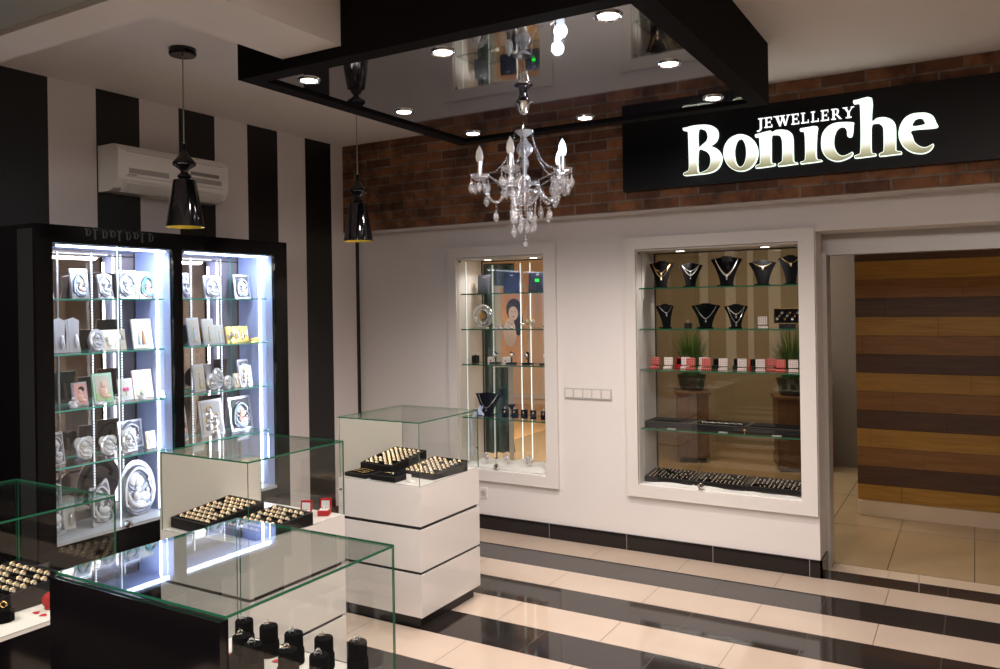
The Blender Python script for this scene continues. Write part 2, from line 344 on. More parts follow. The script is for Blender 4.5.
wb.box((W2[1], 0, 0), (3.605, D-.16, ZT)); wb.box((W2[1], D-.16, 0), (3.59, D, ZT)); wb.box((3.605, 0, 2.12), (4.95, D, ZT)); wb.box((4.95, 0, 0), (8, D, ZT))
struct('wall_back', wb)
struct('wall_upper', MB('brick', 'soffit').box((0, -.189, ZT), (8, D, H)).box((.001, -.188, ZT-.004), (7.99, 0, ZT+.002), 1))
bs = MB('basetile', 'grout')
bs.box((0, -.012, 0), (3.617, 0, .107)); bs.box((3.605, -.012, 0), (3.617, .215, .107))
for i in range(7): bs.box((.56+i*.5967-.002, -.0125, .002), (.56+i*.5967+.002, -.001, .107), 1)
struct('baseboard_back', bs)
struct('baseboard_left', MB('basetile').box((0, -8, 0), (.012, -.013, .107)))
# doorway: metal post and head
dr = tag(build('door_1', MB('grey').box((3.6, D-.165, 0), (3.632, D, 2.0))), kind='structure')
struct('door_head', MB('grey').box((3.6, D-.11, 1.985), (5.0, D, 2.12)), dr)
# corridor beyond the doorway
struct('wall_corridor', MB('wall').box((6.0, D, 0), (6.1, 1.72, 2.6)))
struct('wall_alcove', MB('alcove').box((3.13, 3.6, 0), (3.9, 3.7, 2.6)))
struct('ceiling_corridor', MB('ceil').box((3.561, D, 2.6), (6.1, 3.8, 2.7)))
pl = MB('oak', 'brownwood', 'darkwood', 'slot'); z = 2.145; seq = [2, 0, 1]; i = 0
ztop = 1.9989+.1465
zz = ztop; n = 0
while zz > .118:
    z0 = max(.117, zz-.1465); m_ = seq[n % 3]
    off = (n*.37) % .9
    x = 3.618
    cuts = [3.618]+[3.618+off+j*.9 for j in range(4) if 3.618+off+j*.9 < 6.0]+[6.0]
    for a, b_ in zip(cuts[:-1], cuts[1:]):
        dy = .0015*((n*7+int(a*10)) % 3)
        pl.box((a+.0008, 1.72-dy, z0+.0012), (b_-.0008, 1.74, zz-.0012), m_)
    zz = z0; n += 1
pl.box((3.618, 1.735, 0), (6.0, 1.8, 2.6), 3)
struct('wall_wood', pl)
struct('wall_wood_upper', MB('darkwood').box((3.618, 1.72, ztop), (6, 1.735, 2.6)))
struct('baseboard_corridor', MB('tile_light').box((3.618, 1.69, 0), (6.0, 1.72, .117)))
# the hall seen through the right showcase and the warm room seen through the left one
struct('floor_hall', MB('hallfloor').box((-.6, D, -.1), (2.95, 4.6, 0)))
struct('wall_hall', MB('hallwall').box((-.6, 4.5, 0), (3.56, 4.6, 2.8)))
struct('ceiling_hall', MB('hallwall').box((-.6, D, 2.8), (3.56, 4.6, 2.9)))
dp = MB('hallwall', 'peachwall'); dp.prism([(0, 0), (5.2, 0), (5.2, 2.8), (0, 2.8)], 0, .03, 0).prism([(0, 0), (5.2, 0), (5.2, 2.8), (0, 2.8)], .031, .05, 1)
o = struct('wall_partition', dp); o.location = (1.95, D, 0); o.rotation_euler = (0, 0, PI/2+.42)
struct('floor_room', MB('floorwood').box((-5, 4.6, -.1), (2.2, 7, 0)).box((-5, D, -.1), (-.6, 4.6, 0)))
struct('wall_room', MB('peachwall').box((-5, 6.9, 0), (2, 7, 2.8)).box((-5.1, D, 0), (-5, 7, 2.8)))
struct('ceiling_room', MB('peachwall').box((-5, D, 2.8), (2.2, 7, 2.9)))
struct('trim_1', MB('frame').box((-3.2, 6.86, .1), (-.2, 6.9, .17)))

# ceiling bulkhead (white, L shaped) and black canopy
bk = MB('frame', 'gpanel')
bk = MB('ceil', 'gpanel'); zb = 2.745
bk.box((1.95, -2.985+.0, zb), (2.27, -2.775, H-.0)) if False else None
bk.box((1.95, -3.385, zb), (2.27, -2.772, H)); bk.box((0, -3.56, zb), (2.27, -3.385, H)); bk.box((1.95, -6, zb), (2.27, -3.56, H))
bk.box((0, -6, zb+.02), (1.95, -3.56, zb+.06), 1)
struct('ceiling_bulkhead', bk)
CX0, CX1, CY0, CY1, CZ = 1.677, 3.549, -2.769, -.99, 2.70
cn = MB('canopy', 'stretch'); w = .085
cn.box((CX0, CY0, CZ), (CX1, CY0+w, H)); cn.box((CX0, CY1-w, CZ), (CX1, CY1, H)); cn.box((CX0, CY0+w, CZ), (CX0+w, CY1-w, H)); cn.box((CX1-w, CY0+w, CZ), (CX1, CY1-w, H))
cn.box((CX0+w, CY0+w, CZ+.012), (CX1-w, CY1-w, CZ+.02), 1)
struct('ceiling_canopy', cn)

# ================================================================ downlights in the canopy
def mk_downlight():
    t = thing('downlight', 'x', 'ceiling light')
    build('rim', MB('chrome').lathe([(.036, -.003), (.047, -.008), (.052, -.003), (.052, 0)], n=28, cap=False), t)
    build('lamp', MB('lamp').lathe([(.0005, -.002), (.035, -.002), (.036, -.005)], n=24, cap=False), t)
    return t
dl = [(1.905, -2.57, 'at the near left corner of the canopy, left of the chandelier'), (2.628, -2.575, 'mid-way along the near edge of the canopy'), (3.344, -2.594, 'at the near right corner of the canopy, largest in view'),
      (1.9, -1.87, 'mid-way along the left edge of the canopy, nearest the far pendant'), (1.91, -1.217, 'at the far left corner of the black canopy'), (2.626, -1.21, 'mid-way along the far edge of the black canopy'),
      (3.338, -1.92, 'mid-way along the right edge of the canopy'), (3.333, -1.238, 'at the far right corner of the canopy, just above the sign')]
d0 = mk_downlight()
for i, (x, y, s) in enumerate(dl):
    L = 'lit round chrome downlight '+s
    if i == 0: d0.location = (x, y, CZ+.012); d0['label'] = L; d0['group'] = 'downlights around the black canopy'
    else: dup(d0, (x, y, CZ+.012), label=L, group='downlights around the black canopy')
    light('SPOT', 'canopy_spot', (x, y, CZ-.02), 54, (1, .89, .82), .03, rot=(0, 0, 0), spot=math.radians(135), blend=.8)

# ================================================================ shop sign
G = {'B':[[(2.869,2.796),(2.889,2.797),(2.932,2.803),(2.979,2.803),(3.026,2.797),(3.065,2.781),(3.088,2.755),(3.093,2.723),(3.083,2.691),(3.063,2.673),(3.047,2.663),(3.075,2.648),(3.098,2.625),(3.113,2.591),(3.11,2.555),(3.091,2.52),(3.059,2.5),(3.017,2.492),(2.955,2.491),(2.884,2.491),(2.869,2.498),(2.867,2.511),(2.884,2.519),(2.901,2.529),(2.904,2.562),(2.903,2.656),(2.901,2.759),(2.893,2.772),(2.872,2.778)],[(2.969,2.77),(2.998,2.769),(3.016,2.755),(3.025,2.726),(3.018,2.699),(2.996,2.681),(2.968,2.669)],[(2.967,2.641),(2.995,2.641),(3.023,2.624),(3.039,2.595),(3.039,2.558),(3.026,2.526),(2.998,2.512),(2.965,2.514)]],'n':[[(3.313,2.701),(3.333,2.705),(3.402,2.715),(3.409,2.704),(3.437,2.714),(3.475,2.712),(3.509,2.699),(3.528,2.675),(3.533,2.639),(3.534,2.551),(3.536,2.517),(3.554,2.51),(3.556,2.498),(3.531,2.496),(3.451,2.493),(3.442,2.5),(3.444,2.514),(3.461,2.522),(3.467,2.541),(3.468,2.629),(3.462,2.665),(3.449,2.68),(3.428,2.684),(3.41,2.678),(3.408,2.6),(3.408,2.524),(3.427,2.518),(3.429,2.504),(3.408,2.498),(3.321,2.495),(3.312,2.503),(3.314,2.516),(3.332,2.521),(3.339,2.536),(3.338,2.608),(3.336,2.671),(3.33,2.681),(3.313,2.684)]],'i':[[(3.571,2.705),(3.597,2.708),(3.666,2.708),(3.665,2.662),(3.661,2.584),(3.663,2.521),(3.686,2.512),(3.691,2.501),(3.664,2.497),(3.594,2.495),(3.571,2.495),(3.569,2.511),(3.588,2.515),(3.595,2.53),(3.596,2.609),(3.594,2.67),(3.588,2.684),(3.57,2.689)]],'c':[[(3.859,2.706),(3.861,2.689),(3.853,2.626),(3.827,2.627),(3.823,2.66),(3.812,2.68),(3.792,2.685),(3.772,2.67),(3.759,2.637),(3.756,2.591),(3.766,2.555),(3.786,2.529),(3.809,2.523),(3.833,2.531),(3.852,2.54),(3.857,2.528),(3.849,2.512),(3.821,2.498),(3.785,2.489),(3.749,2.495),(3.713,2.518),(3.689,2.559),(3.684,2.607),(3.691,2.658),(3.716,2.694),(3.752,2.713),(3.8,2.715)]],'h':[[(3.861,2.829),(3.881,2.831),(3.958,2.83),(3.956,2.706),(3.979,2.714),(4.017,2.715),(4.051,2.7),(4.072,2.675),(4.078,2.637),(4.077,2.538),(4.08,2.521),(4.103,2.514),(4.103,2.497),(4.078,2.496),(3.999,2.494),(3.988,2.501),(3.99,2.515),(4.007,2.522),(4.011,2.537),(4.012,2.628),(4.009,2.658),(3.994,2.679),(3.975,2.683),(3.956,2.675),(3.953,2.61),(3.954,2.526),(3.973,2.518),(3.976,2.503),(3.953,2.499),(3.872,2.497),(3.86,2.504),(3.862,2.517),(3.884,2.523),(3.892,2.541),(3.895,2.659),(3.894,2.786),(3.887,2.806),(3.862,2.808)]],'e':[[(4.276,2.621),(4.158,2.623),(4.159,2.594),(4.171,2.556),(4.197,2.531),(4.222,2.525),(4.244,2.534),(4.257,2.54),(4.262,2.529),(4.25,2.506),(4.225,2.49),(4.192,2.488),(4.152,2.5),(4.116,2.529),(4.094,2.569),(4.087,2.611),(4.095,2.655),(4.118,2.694),(4.152,2.714),(4.196,2.716),(4.232,2.709),(4.26,2.688),(4.274,2.653)],[(4.16,2.647),(4.169,2.675),(4.188,2.684),(4.206,2.68),(4.214,2.665),(4.215,2.649)]],'o':[[(3.33,2.589),(3.326,2.56),(3.315,2.534),(3.299,2.512),(3.277,2.496),(3.252,2.487),(3.224,2.486),(3.197,2.492),(3.172,2.506),(3.15,2.527),(3.134,2.553),(3.123,2.581),(3.12,2.612),(3.124,2.641),(3.135,2.668),(3.153,2.69),(3.175,2.705),(3.201,2.714),(3.228,2.715),(3.255,2.707),(3.28,2.693),(3.301,2.672),(3.317,2.647),(3.327,2.619)],[(3.258,2.597),(3.256,2.571),(3.251,2.549),(3.243,2.531),(3.234,2.52),(3.223,2.517),(3.213,2.522),(3.203,2.535),(3.196,2.554),(3.192,2.578),(3.19,2.604),(3.192,2.63),(3.198,2.653),(3.205,2.67),(3.215,2.681),(3.226,2.684),(3.236,2.679),(3.245,2.666),(3.253,2.646),(3.257,2.623)]]}
sg = thing('shop_sign', 'long black shop sign with lit white letters on the brick wall', 'sign', (3.6, -.19, 2.43))
build('sign_board', MB('signboard').box((-1.143, -.055, .0), (1.75, -.002, .452)), sg)
def glyph_mesh(loops, y0, y1, grow=0.):
    cu = bpy.data.curves.new('g', 'CURVE'); cu.dimensions = '2D'; cu.fill_mode = 'BOTH'; cu.extrude = abs(y1-y0)/2; cu.offset = grow
    for l in loops:
        sp = cu.splines.new('POLY'); sp.points.add(len(l)-1)
        for p, q in zip(sp.points, l): p.co = (q[0], q[1], 0, 1)
        sp.use_cyclic_u = True
    ob = bpy.data.objects.new('g', cu); COL.objects.link(ob)
    dg = bpy.context.evaluated_depsgraph_get(); me = bpy.data.meshes.new_from_object(ob.evaluated_get(dg))
    bpy.data.objects.remove(ob)
    # curve xy -> world xz
    me.transform(Matrix.Translation((0, (y0+y1)/2, 0)) @ Matrix.Rotation(PI/2, 4, 'X'))
    return me
LZ = 2.489
for ch in 'Boniche':
    loops = []
    for l in G[ch]:
        q = [(x-3.6, z-LZ) for x, z in l]
        loops.append(catmull(q, k=3) if ch in 'Boce' or True else q)
    for nm, y0, y1, gr, mt in (('letter', -.075, -.0555, -.0015, 'rim'), ('letter_face', -.079, -.0752, -.0052, 'signface')):
        me = glyph_mesh(loops, y0, y1, gr); me.materials.clear(); me.materials.append(M[mt])
        o = bpy.data.objects.new(nm, me); COL.objects.link(o); o.location = (0, 0, LZ-2.43)
        if nm == 'letter': o.parent = sg; par = o
        else: o.parent = par; o.location = (0, 0, 0)
# small capitals: each letter as strokes in a unit cell, thick/thin with serifs
def caps(ch):
    T = .2; t = .1
    V = lambda x, w, a=0, b=1: [(x, a), (x+w, a), (x+w, b), (x, b)]
    Hh = lambda x0, x1, zc, h=t: [(x0, zc-h/2), (x1, zc-h/2), (x1, zc+h/2), (x0, zc+h/2)]
    s = .05
    if ch == 'E': return [V(.14, T), Hh(0, .95, .05), Hh(0, .9, .95), Hh(.3, .72, .5), V(.85, .09, 0, .28), V(.8, .09, .74, 1), V(.66, .07, .38, .62)]
    if ch == 'L': return [V(.16, T), Hh(0, .95, .05), Hh(0, .52, .95), V(.86, .09, 0, .3)]
    if ch == 'J': return [V(.45, .3, .0, 1), Hh(.2, 1, .95), [(.45, .0), (.75, .0), (.6, -.18), (.3, -.3), (0, -.28), (0, -.17), (.25, -.17), (.4, -.1)]]
    if ch == 'W': return [[(.1, 1), (.28, 1), (.42, .0), (.34, .0)], [(.34, 0), (.42, 0), (.55, .8), (.5, .8)], [(.42, 1), (.6, 1), (.74, 0), (.66, 0)], [(.66, 0), (.74, 0), (.92, 1), (.86, 1)], Hh(0, .34, .96, .07), Hh(.37, .68, .96, .07), Hh(.78, 1, .96, .07)]
    if ch == 'R': return [V(.12, T), Hh(0, .45, .05), Hh(0, .5, .95), Hh(.3, .6, .46), [(.5, 1), (.7, .93), (.76, .75), (.68, .5), (.5, .42), (.5, .5), (.55, .6), (.57, .75), (.55, .87), (.5, .9)], [(.42, .46), (.6, .48), (.95, .08), (1.05, .0), (.8, .0)]]
    if ch == 'Y': return [V(.42, .2, 0, .5), Hh(.26, .78, .05), [(.08, 1), (.32, 1), (.6, .5), (.44, .45)], [(.5, .45), (.6, .5), (.92, 1), (.84, 1)], Hh(0, .42, .96, .07), Hh(.72, 1.02, .96, .07)]
x_ = [('J', 3.322, .038), ('E', 3.366, .048), ('W', 3.419, .096), ('E', 3.5205, .046), ('L', 3.575, .044), ('L', 3.63, .044), ('E', 3.684, .046), ('R', 3.741, .054), ('Y', 3.802, .06)]
for ch, x0, wd in x_:
    mb = MB('jewel')
    for k, p in enumerate(caps(ch)): mb.prism([(x0-3.6+q[0]*wd, 2.736-2.43+q[1]*.062) for q in p], -.062-.0003*k, -.0555)
    build('small_letter', mb, sg)

# ================================================================ pendant lamps
def pendant(name, label, x, y, grp='black pendant lamps'):
    t = thing(name, label, 'pendant lamp', (x, y, H), group=grp)
    build('ceiling_rose', MB('black').lathe([(.062, -.035), (.066, -.03), (.066, 0)], n=28), t)
    build('cord', MB('cord').cyl((0, 0, -.50), .0035, .47, 8), t)
    b = MB('black', 'grey'); b.lathe([(.006, -.475), (.009, -.485), (.008, -.50), (.016, -.52), (.034, -.545), (.057, -.572), (.056, -.585), (.03, -.602), (.02, -.612), (.017, -.622), (.033, -.635), (.034, -.645), (.022, -.655), (.022, -.66)], n=28)
    b.cyl((0, 0, -.5), .006, .03, 8, 1)
    build('turned_finial', b, t)
    build('shade', MB('shade').lathe([(.0, -.658), (.054, -.660), (.056, -.664), (.092, -.895)], n=40, cap=False), t)
    build('shade_lining', MB('shade_in').lathe([(.0, -.663), (.052, -.665), (.088, -.893), (.092, -.8955)], n=40, cap=False), t)
    build('bulb', MB('bulb').lathe([(.0, -.665), (.016, -.68), (.016, -.71), (.03, -.745), (.03, -.77), (.018, -.79), (0, -.797)], n=16, cap=False), t)
    return t
pendant('pendant_lamp', 'black lacquered pendant lamp hanging in front of the air conditioner', 1.027, -2.54)
pendant('pendant_lamp', 'black pendant lamp hanging in front of the brick wall corner', 1.098, -1.3)

# ================================================================ chandelier
CHX, CHY = 2.585, -1.83
M['crystal'] = glass_mat('crystal_glass', (.93, .93, .95), refl=2.2, ior=1.9)
_nt = M['crystal'].node_tree; _mx = [n for n in _nt.nodes if n.type == 'MIX_SHADER'][0]; _o = [n for n in _nt.nodes if n.type == 'OUTPUT_MATERIAL'][0]
_tr = _nt.nodes.new('ShaderNodeBsdfDiffuse'); _tr.inputs[0].default_value = (.9, .9, .92, 1); _m2 = _nt.nodes.new('ShaderNodeMixShader'); _m2.inputs[0].default_value = .13
_nt.links.new(_mx.outputs[0], _m2.inputs[1]); _nt.links.new(_tr.outputs[0], _m2.inputs[2]); _nt.links.new(_m2.outputs[0], _o.inputs[0])
ch = thing('chandelier', 'five armed crystal chandelier hanging from the black canopy', 'chandelier', (CHX, CHY, CZ+.012))
build('ceiling_cup', MB('chrome').lathe([(.008, -.10), (.02, -.092), (.026, -.085), (.032, -.06), (.046, -.045), (.046, -.04), (.03, -.03), (.024, -.01), (.02, 0)], n=24), ch)
hk = MB('chrome')
hk.tube([(0, 0, -.10), (0, 0, -.15)], .0025); hk.tube([(-.012, 0, -.165), (0, 0, -.147), (.012, 0, -.165), (-.012, 0, -.165)], .0018)
for k in range(6): hk.torus((0, 0, -.155-.006-k*.007), .005, .0013, 10, 5, ax='Y' if k % 2 else 'X')
build('hook', hk, ch)
z0 = -.185
M['crystal_body'] = M['crystal'].copy(); [n for n in M['crystal_body'].node_tree.nodes if n.type == 'MIX_SHADER'][-1].inputs[0].default_value = .3
build('crown_dish', MB('crystal_body').lathe([(.012, z0-.022), (.030, z0-.012), (.046, z0+.006), (.043, z0+.006), (.028, z0-.006), (.010, z0-.014)], n=20, cap=False, smooth=False), ch)
build('column', MB('crystal_body').lathe([(.008, z0-.015), (.012, z0-.03), (.020, z0-.045), (.034, z0-.062), (.040, z0-.08), (.036, z0-.098), (.018, z0-.115), (.012, z0-.125), (.020, z0-.14), (.022, z0-.16), (.013, z0-.175), (.011, z0-.20), (.026, z0-.215), (.032, z0-.235), (.026, z0-.255), (.014, z0-.27), (.02, z0-.29)], n=16, smooth=False), ch)
build('bowl', MB('crystal').lathe([(.02, z0-.275), (.06, z0-.28), (.075, z0-.295), (.06, z0-.32), (.035, z0-.345), (.012, z0-.355)], n=28), ch)
build('rod', MB('chrome').cyl((0, 0, -.56), .005, .37, 8), ch)
def strand(pts, r=.0065, drop=None, n=None):
    b = MB('crystal'); P = [Vector(p) for p in pts]
    # resample along the path
    segs = []; L = sum((P[i+1]-P[i]).length for i in range(len(P)-1)); k = max(2, int(L/(r*2.6)))
    for j in range(k+1):
        d = L*j/k; i = 0
        while i < len(P)-2 and d > (P[i+1]-P[i]).length: d -= (P[i+1]-P[i]).length; i += 1
        q = P[i].lerp(P[i+1], min(1, d/max(1e-6, (P[i+1]-P[i]).length))); b.sph(tuple(q), r, n=6, k=4)
    if drop: b.lathe([(0, -.052), (.008, -.045), (.0155, -.028), (.012, -.014), (.004, -.003), (0, 0)], tuple(P[-1]-Vector((0, 0, r))), n=7, cap=False, smooth=False)
    return b
CR = .216
for k in range(5):
    a = math.radians(-32+72*k)+.531+PI   # world angle
    a = -(math.radians(37+72*k))+.531
    d = Vector((cos(a), sin(a), 0)); ar = MB('crystal')
    pr = [(.02, -0.458), (.05, -0.428), (.075, -0.438), (.10, -0.483), (.13, -0.518), (.16, -0.508), (.185, -0.463), (.19, -0.408)]
    pp = catmull(pr, closed=False, k=3)[:(len(pr)-1)*3+1]
    arm = build('arm', ar.tube([(d.x*r, d.y*r, z) for r, z in pp], .0065, 8), ch)
    cx, cy = d.x*CR, d.y*CR
    build('drip_pan', MB('crystal').lathe([(.008, -0.408), (.02, -0.413), (.04, -0.398), (.045, -0.383), (.04, -0.385), (.018, -0.397), (.008, -0.398)], (cx, cy, 0), n=20), arm)
    build('candle_sleeve', MB('chrome').cyl((cx, cy, -0.398), .0125, .08, 14), arm)
    lit = k in (0, 4)
    bl = build('bulb', MB('lampc' if lit else 'bulb').lathe([(.010, -0.328), (.016, -0.318), (.0195, -0.301), (.016, -0.275), (.007, -0.255), (0, -0.243)], (cx, cy, 0), n=14), arm)
    bl['label'] = 'lit cool white candle bulb' if lit else 'unlit frosted candle bulb'
    if lit: light('POINT', 'candle_light', (CHX+cx, CHY+cy, CZ-0.243), 2.0, (.75, .85, 1), .03)
    for j in range(5):
        b2 = a+j*2*PI/5+.3; q = (cx+.042*cos(b2), cy+.042*sin(b2), -0.388)
        build('crystal_drop', strand([q, (q[0], q[1], q[2]-.03)], .0055, True), arm)
    # swags from crown to pan, from pan to bowl and between arms
    build('crystal_swag', strand([(d.x*.045, d.y*.045, z0), (d.x*.06, d.y*.06, z0-.07), (d.x*.095, d.y*.095, z0-.14), (d.x*.14, d.y*.14, z0-.185), (d.x*.165, d.y*.165, z0-.19)], .0045), ch)
    a2 = a+2*PI/5; e = Vector((cos(a2), sin(a2), 0)); mid = (d+e).normalized()
    build('crystal_swag', strand([(d.x*.17, d.y*.17, -0.393), (mid.x*.125, mid.y*.125, -0.448), (e.x*.17, e.y*.17, -0.393)], .0045), ch)
    build('crystal_drop', strand([(d.x*.075, d.y*.075, -0.473), (d.x*.06, d.y*.06, -0.533-.02*(k % 2)), (d.x*.055, d.y*.055, -0.573-.03*(k % 3))], .0055, True), ch)
    build('crystal_drop', strand([(d.x*.14, d.y*.14, -0.523), (d.x*.14, d.y*.14, -0.558)], .005, True), ch)
    build('crystal_drop', strand([(mid.x*.075, mid.y*.075, -0.473), (mid.x*.075, mid.y*.075, -0.543-.02*(k % 2))], .006, True), ch)
    build('crystal_drop', strand([(d.x*.19, d.y*.19, -0.418), (d.x*.185, d.y*.185, -0.483)], .006, True), ch)
    build('crystal_drop', strand([(mid.x*.035, mid.y*.035, -0.513), (mid.x*.03, mid.y*.03, -0.613)], .0055, True), ch)
build('bottom_ball', strand([(0, 0, -.55), (0, 0, -.70)], .006).sph((0, 0, -.722), .013, n=12, k=8), ch)

# ================================================================ air conditioner
ac = thing('air_conditioner', 'white wall mounted air conditioner on the striped wall above the display cabinet', 'air conditioner', (0, -2.33, 2.40))
prof = [(0, 0), (.10, .0), (.15, .02), (.185, .07), (.19, .12), (.19, .235), (.175, .262), (.15, .272), (0, .272)]
b = MB('plastic'); L_ = .80
n = len(prof); b.add([(x, 0, z) for x, z in prof]+[(x, L_, z) for x, z in prof], [tuple(range(n)), tuple(range(2*n-1, n-1, -1))]+[(i, (i+1) % n, n+(i+1) % n, n+i) for i in range(n)], 0, False)
build('body', b, ac)
build('air_slot', MB('acgrey').box((.188, .07, .105), (.1925, .34, .135)), ac); build('air_slot', MB('acgrey').box((.188, .50, .105), (.1925, .74, .135)), ac)
build('display_window', MB('plastic_d').box((.188, .50, .15), (.193, .72, .172)), ac)
build('panel_seam', MB('acgrey').box((.189, .05, .228), (.1915, .75, .231)), ac); build('panel_seam', MB('acgrey').box((.182, .05, .085), (.189, .75, .088)), ac)
fl = MB('plastic'); fl.T((.155, 0, .02), ry=-.62).box((-.03, .05, -.006), (.05, .75, .003)); build('air_flap', fl, ac)
build('maker_badge', MB('acgrey').box((.1895, .06, .092), (.1925, .12, .098)), ac)

# ================================================================ wall switches
t = thing('switch_panel', 'five gang white switch and socket panel on the wall between the showcases', 'light switch', (1.89, 0, 1.022))
build('plate', MB('grey').bbox((0, -.009, 0), (.364, 0, .078), .002), t)
for k in range(5):
    build('rocker' if k < 4 else 'socket', MB('frame').bbox((.008+k*.071, -.013, .010), (.008+k*.071+.062, -.008, .068), .002), t)
t = thing('wall_socket', 'single white wall socket low on the wall under the left showcase', 'socket', (1.165, 0, .23))
build('plate', MB('frame').bbox((0, -.008, 0), (.062, 0, .08), .002), t); build('socket_face', MB('grey').lathe([(.02, 0), (.022, .004)], (.031, -.008, .04), n=20, ax='Y'), t)
# ================================================================ lit display cabinet on the left wall
DX = .42
CY_N, CY_F = -2.95, -1.243
cab = thing('display_cabinet', 'tall black display cabinet with two lit glass bays against the striped wall', 'display cabinet', (0, CY_N, 0))
oy = -CY_N
bays = [(-2.86, -2.146), (-2.084, -1.352)]
ZB, ZTT = .522, 2.052
b = MB('cabblack')
b.box((0, CY_N+oy, ZTT), (DX, CY_F+oy, 2.144)); b.box((0, CY_N+oy, 0), (DX, bays[0][0]+oy, ZTT)); b.box((0, bays[0][1]+oy, 0), (DX-.02, bays[1][0]+oy, ZTT)); b.box((0, bays[1][1]+oy, 0), (DX, CY_F+oy, ZTT))
b.box((DX-.025, bays[0][1]+oy, 0), (DX, bays[1][0]+oy, ZTT)); b.box((0, bays[0][0]+oy, 0), (.35, bays[1][1]+oy, .48))
build('carcass', b, cab)
for (y0, y1) in bays:
    a, c = y0+oy, y1+oy
    b = MB('cabblack'); b.bbox((.35, a-.02, .06), (DX-.005, c+.02, .505), .003); dn = build('lower_door', b, cab)
    build('back_mirror', MB('mirror', 'mirror_edge').box((.06, a, ZB), (.07, c, ZTT)).box((.07, c-.012, ZB), (.074, c-.004, ZTT), 1).box((.07, a, ZTT-.035), (.074, c, ZTT-.027), 1), cab)
    build('side_panel', MB('cabin').box((.07, c-.003, ZB), (DX-.03, c, ZTT)), cab)
    build('side_panel', MB('cabin').box((.07, a, ZB), (DX-.03, a+.003, ZTT)), cab)
    build('top_panel', MB('cabin').box((.07, a, ZTT-.004), (DX-.03, c, ZTT)), cab)
    build('deck', MB('cabdeck').box((.06, a, .48), (DX-.012, c, ZB)), cab)
    for zs in (1.767, 1.478, 1.188, .893):
        build('glass_shelf', MB('glass', 'edge_c').pane((.075, a+.004, zs-.008), (DX-.05, c-.03, zs)), cab)
    for yy in ((-2.630, -2.430, -2.247) if y0 < -2.5 else (-1.750, -1.509)):
        s = MB('ledsoft', 'grey'); s.box((.071, yy+oy-.005, ZB+.02), (.075, yy+oy+.005, ZTT-.03), 1)
        for k in range(92): s.box((.075, yy+oy-.0034, ZB+.03+k*.0162), (.078, yy+oy+.0034, ZB+.03+k*.0162+.0075))
        if yy < -2.6: s.mats[0] = M['grey']
        build('slotted_rail', s, cab)
    build('led_strip', MB('led').box((.27, c-.010, ZB+.01), (.283, c-.003, ZTT-.01)), cab)
    build('led_strip', MB('led').box((.335, a, ZTT-.014), (.35, c, ZTT-.004)), cab)
    mid = (a+c)/2 if y0 > -2.5 else -2.488+oy
    d1 = build('sliding_glass_door', MB('glass', 'edge_c').pane((DX-.022, a, ZB-.002), (DX-.018, mid+.01, ZTT)), cab)
    d2 = build('sliding_glass_door', MB('glass', 'edge_c').pane((DX-.014, mid-.006, ZB-.002), (DX-.010, c, ZTT)), cab)
    if y0 < -2.5: build('seam_glint', MB('ledsoft').box((DX-.0145, mid-.0075, ZB), (DX-.0095, mid-.0060, ZTT)), d2)  # LED reflection on the seam, painted as a glowing line
    for py in (a+.005, c-.02): build('door_bracket', MB('plastic_d').box((DX-.028, py, ZTT-.02), (DX-.006, py+.015, ZTT-.003)), cab)
    cx = (y0+y1)/2
    light('AREA', 'bay_side_light', (.355, y1-.02, 1.3), 3.6, (.68, .79, 1), .012, 1.4, rot=(-PI/2, 0, -.6))     # faces -y
    light('AREA', 'bay_top_light', (.365, cx, ZTT-.03), 4.5, (.78, .86, 1), .03, .6, rot=(0, .55, 0))
build('side_reflection', MB('reflgrey').box((.27, -.003, .02), (.40, .0, 2.12)), cab)  # reflection in the gloss side, painted as a grey strip
o = build('lock', MB('chrome', 'black').lathe([(.019, 0), (.021, .010), (.016, .03), (0, .034)], (DX-.008, -2.462+oy, ZB+.01), n=18, ax='X'), cab)
# faint grey scroll lettering along the cabinet head
for k in range(9):
    s = MB('greyprint')
    x0 = .27+k*.047; h = .05+.012*((k*5) % 3)
    s.box((DX+.0005, x0, 2.135-h*.75), (DX+.0015, x0+.008, 2.135))
    s.box((DX+.0005, x0-.008, 2.135-.006), (DX+.0015, x0+.018, 2.135))
    if k % 3 != 1: s.add([(DX+.0015, x0+.008+.014*sin(t*.5), 2.135-h*.75*t/6) for t in range(7)]+[(DX+.0015, x0+.014+.014*sin(t*.5), 2.135-h*.75*t/6) for t in range(6, -1, -1)], [tuple(range(14))])
    build('scroll_letter', s, cab)


# ---------------------------------------------------------------- silver plaques, icons and frames
def outline(kind, w, h):
    if kind in ('oval', 'round'): return [(w/2*cos(2*PI*k/32), h/2+h/2*sin(2*PI*k/32)) for k in range(32)]
    if kind == 'heart':
        p = []
        for k in range(36):
            t = 2*PI*k/36; p.append((w/2*sin(t)**3*1.0, h*.54+h*.5*(13*cos(t)-5*cos(2*t)-2*cos(3*t)-cos(4*t))/15.5))
        m = min(q[1] for q in p); return [(a, b-m) for a, b in p]
    if kind == 'wavy':
        return catmull([(-w*.42, 0), (-w*.36, h*.25), (-w*.46, h*.5), (-w*.42, h*.86), (-w*.15, h*.84), (w*.12, h*.93), (w*.34, h), (w*.42, h*.7), (w*.36, h*.45), (w*.44, h*.2), (w*.42, .0)], k=3)
    if kind == 'slant': return [(-w*.5, 0), (-w*.42, h*.55), (-w*.5, h*.92), (w*.1, h), (w*.5, h*.9), (w*.42, h*.4), (w*.5, 0)]
    return [(-w/2, 0), (w/2, 0), (w/2, h), (-w/2, h)]
def inset(poly, s_, h): return [(x*s_, h/2+(z-h/2)*s_) for x, z in poly]
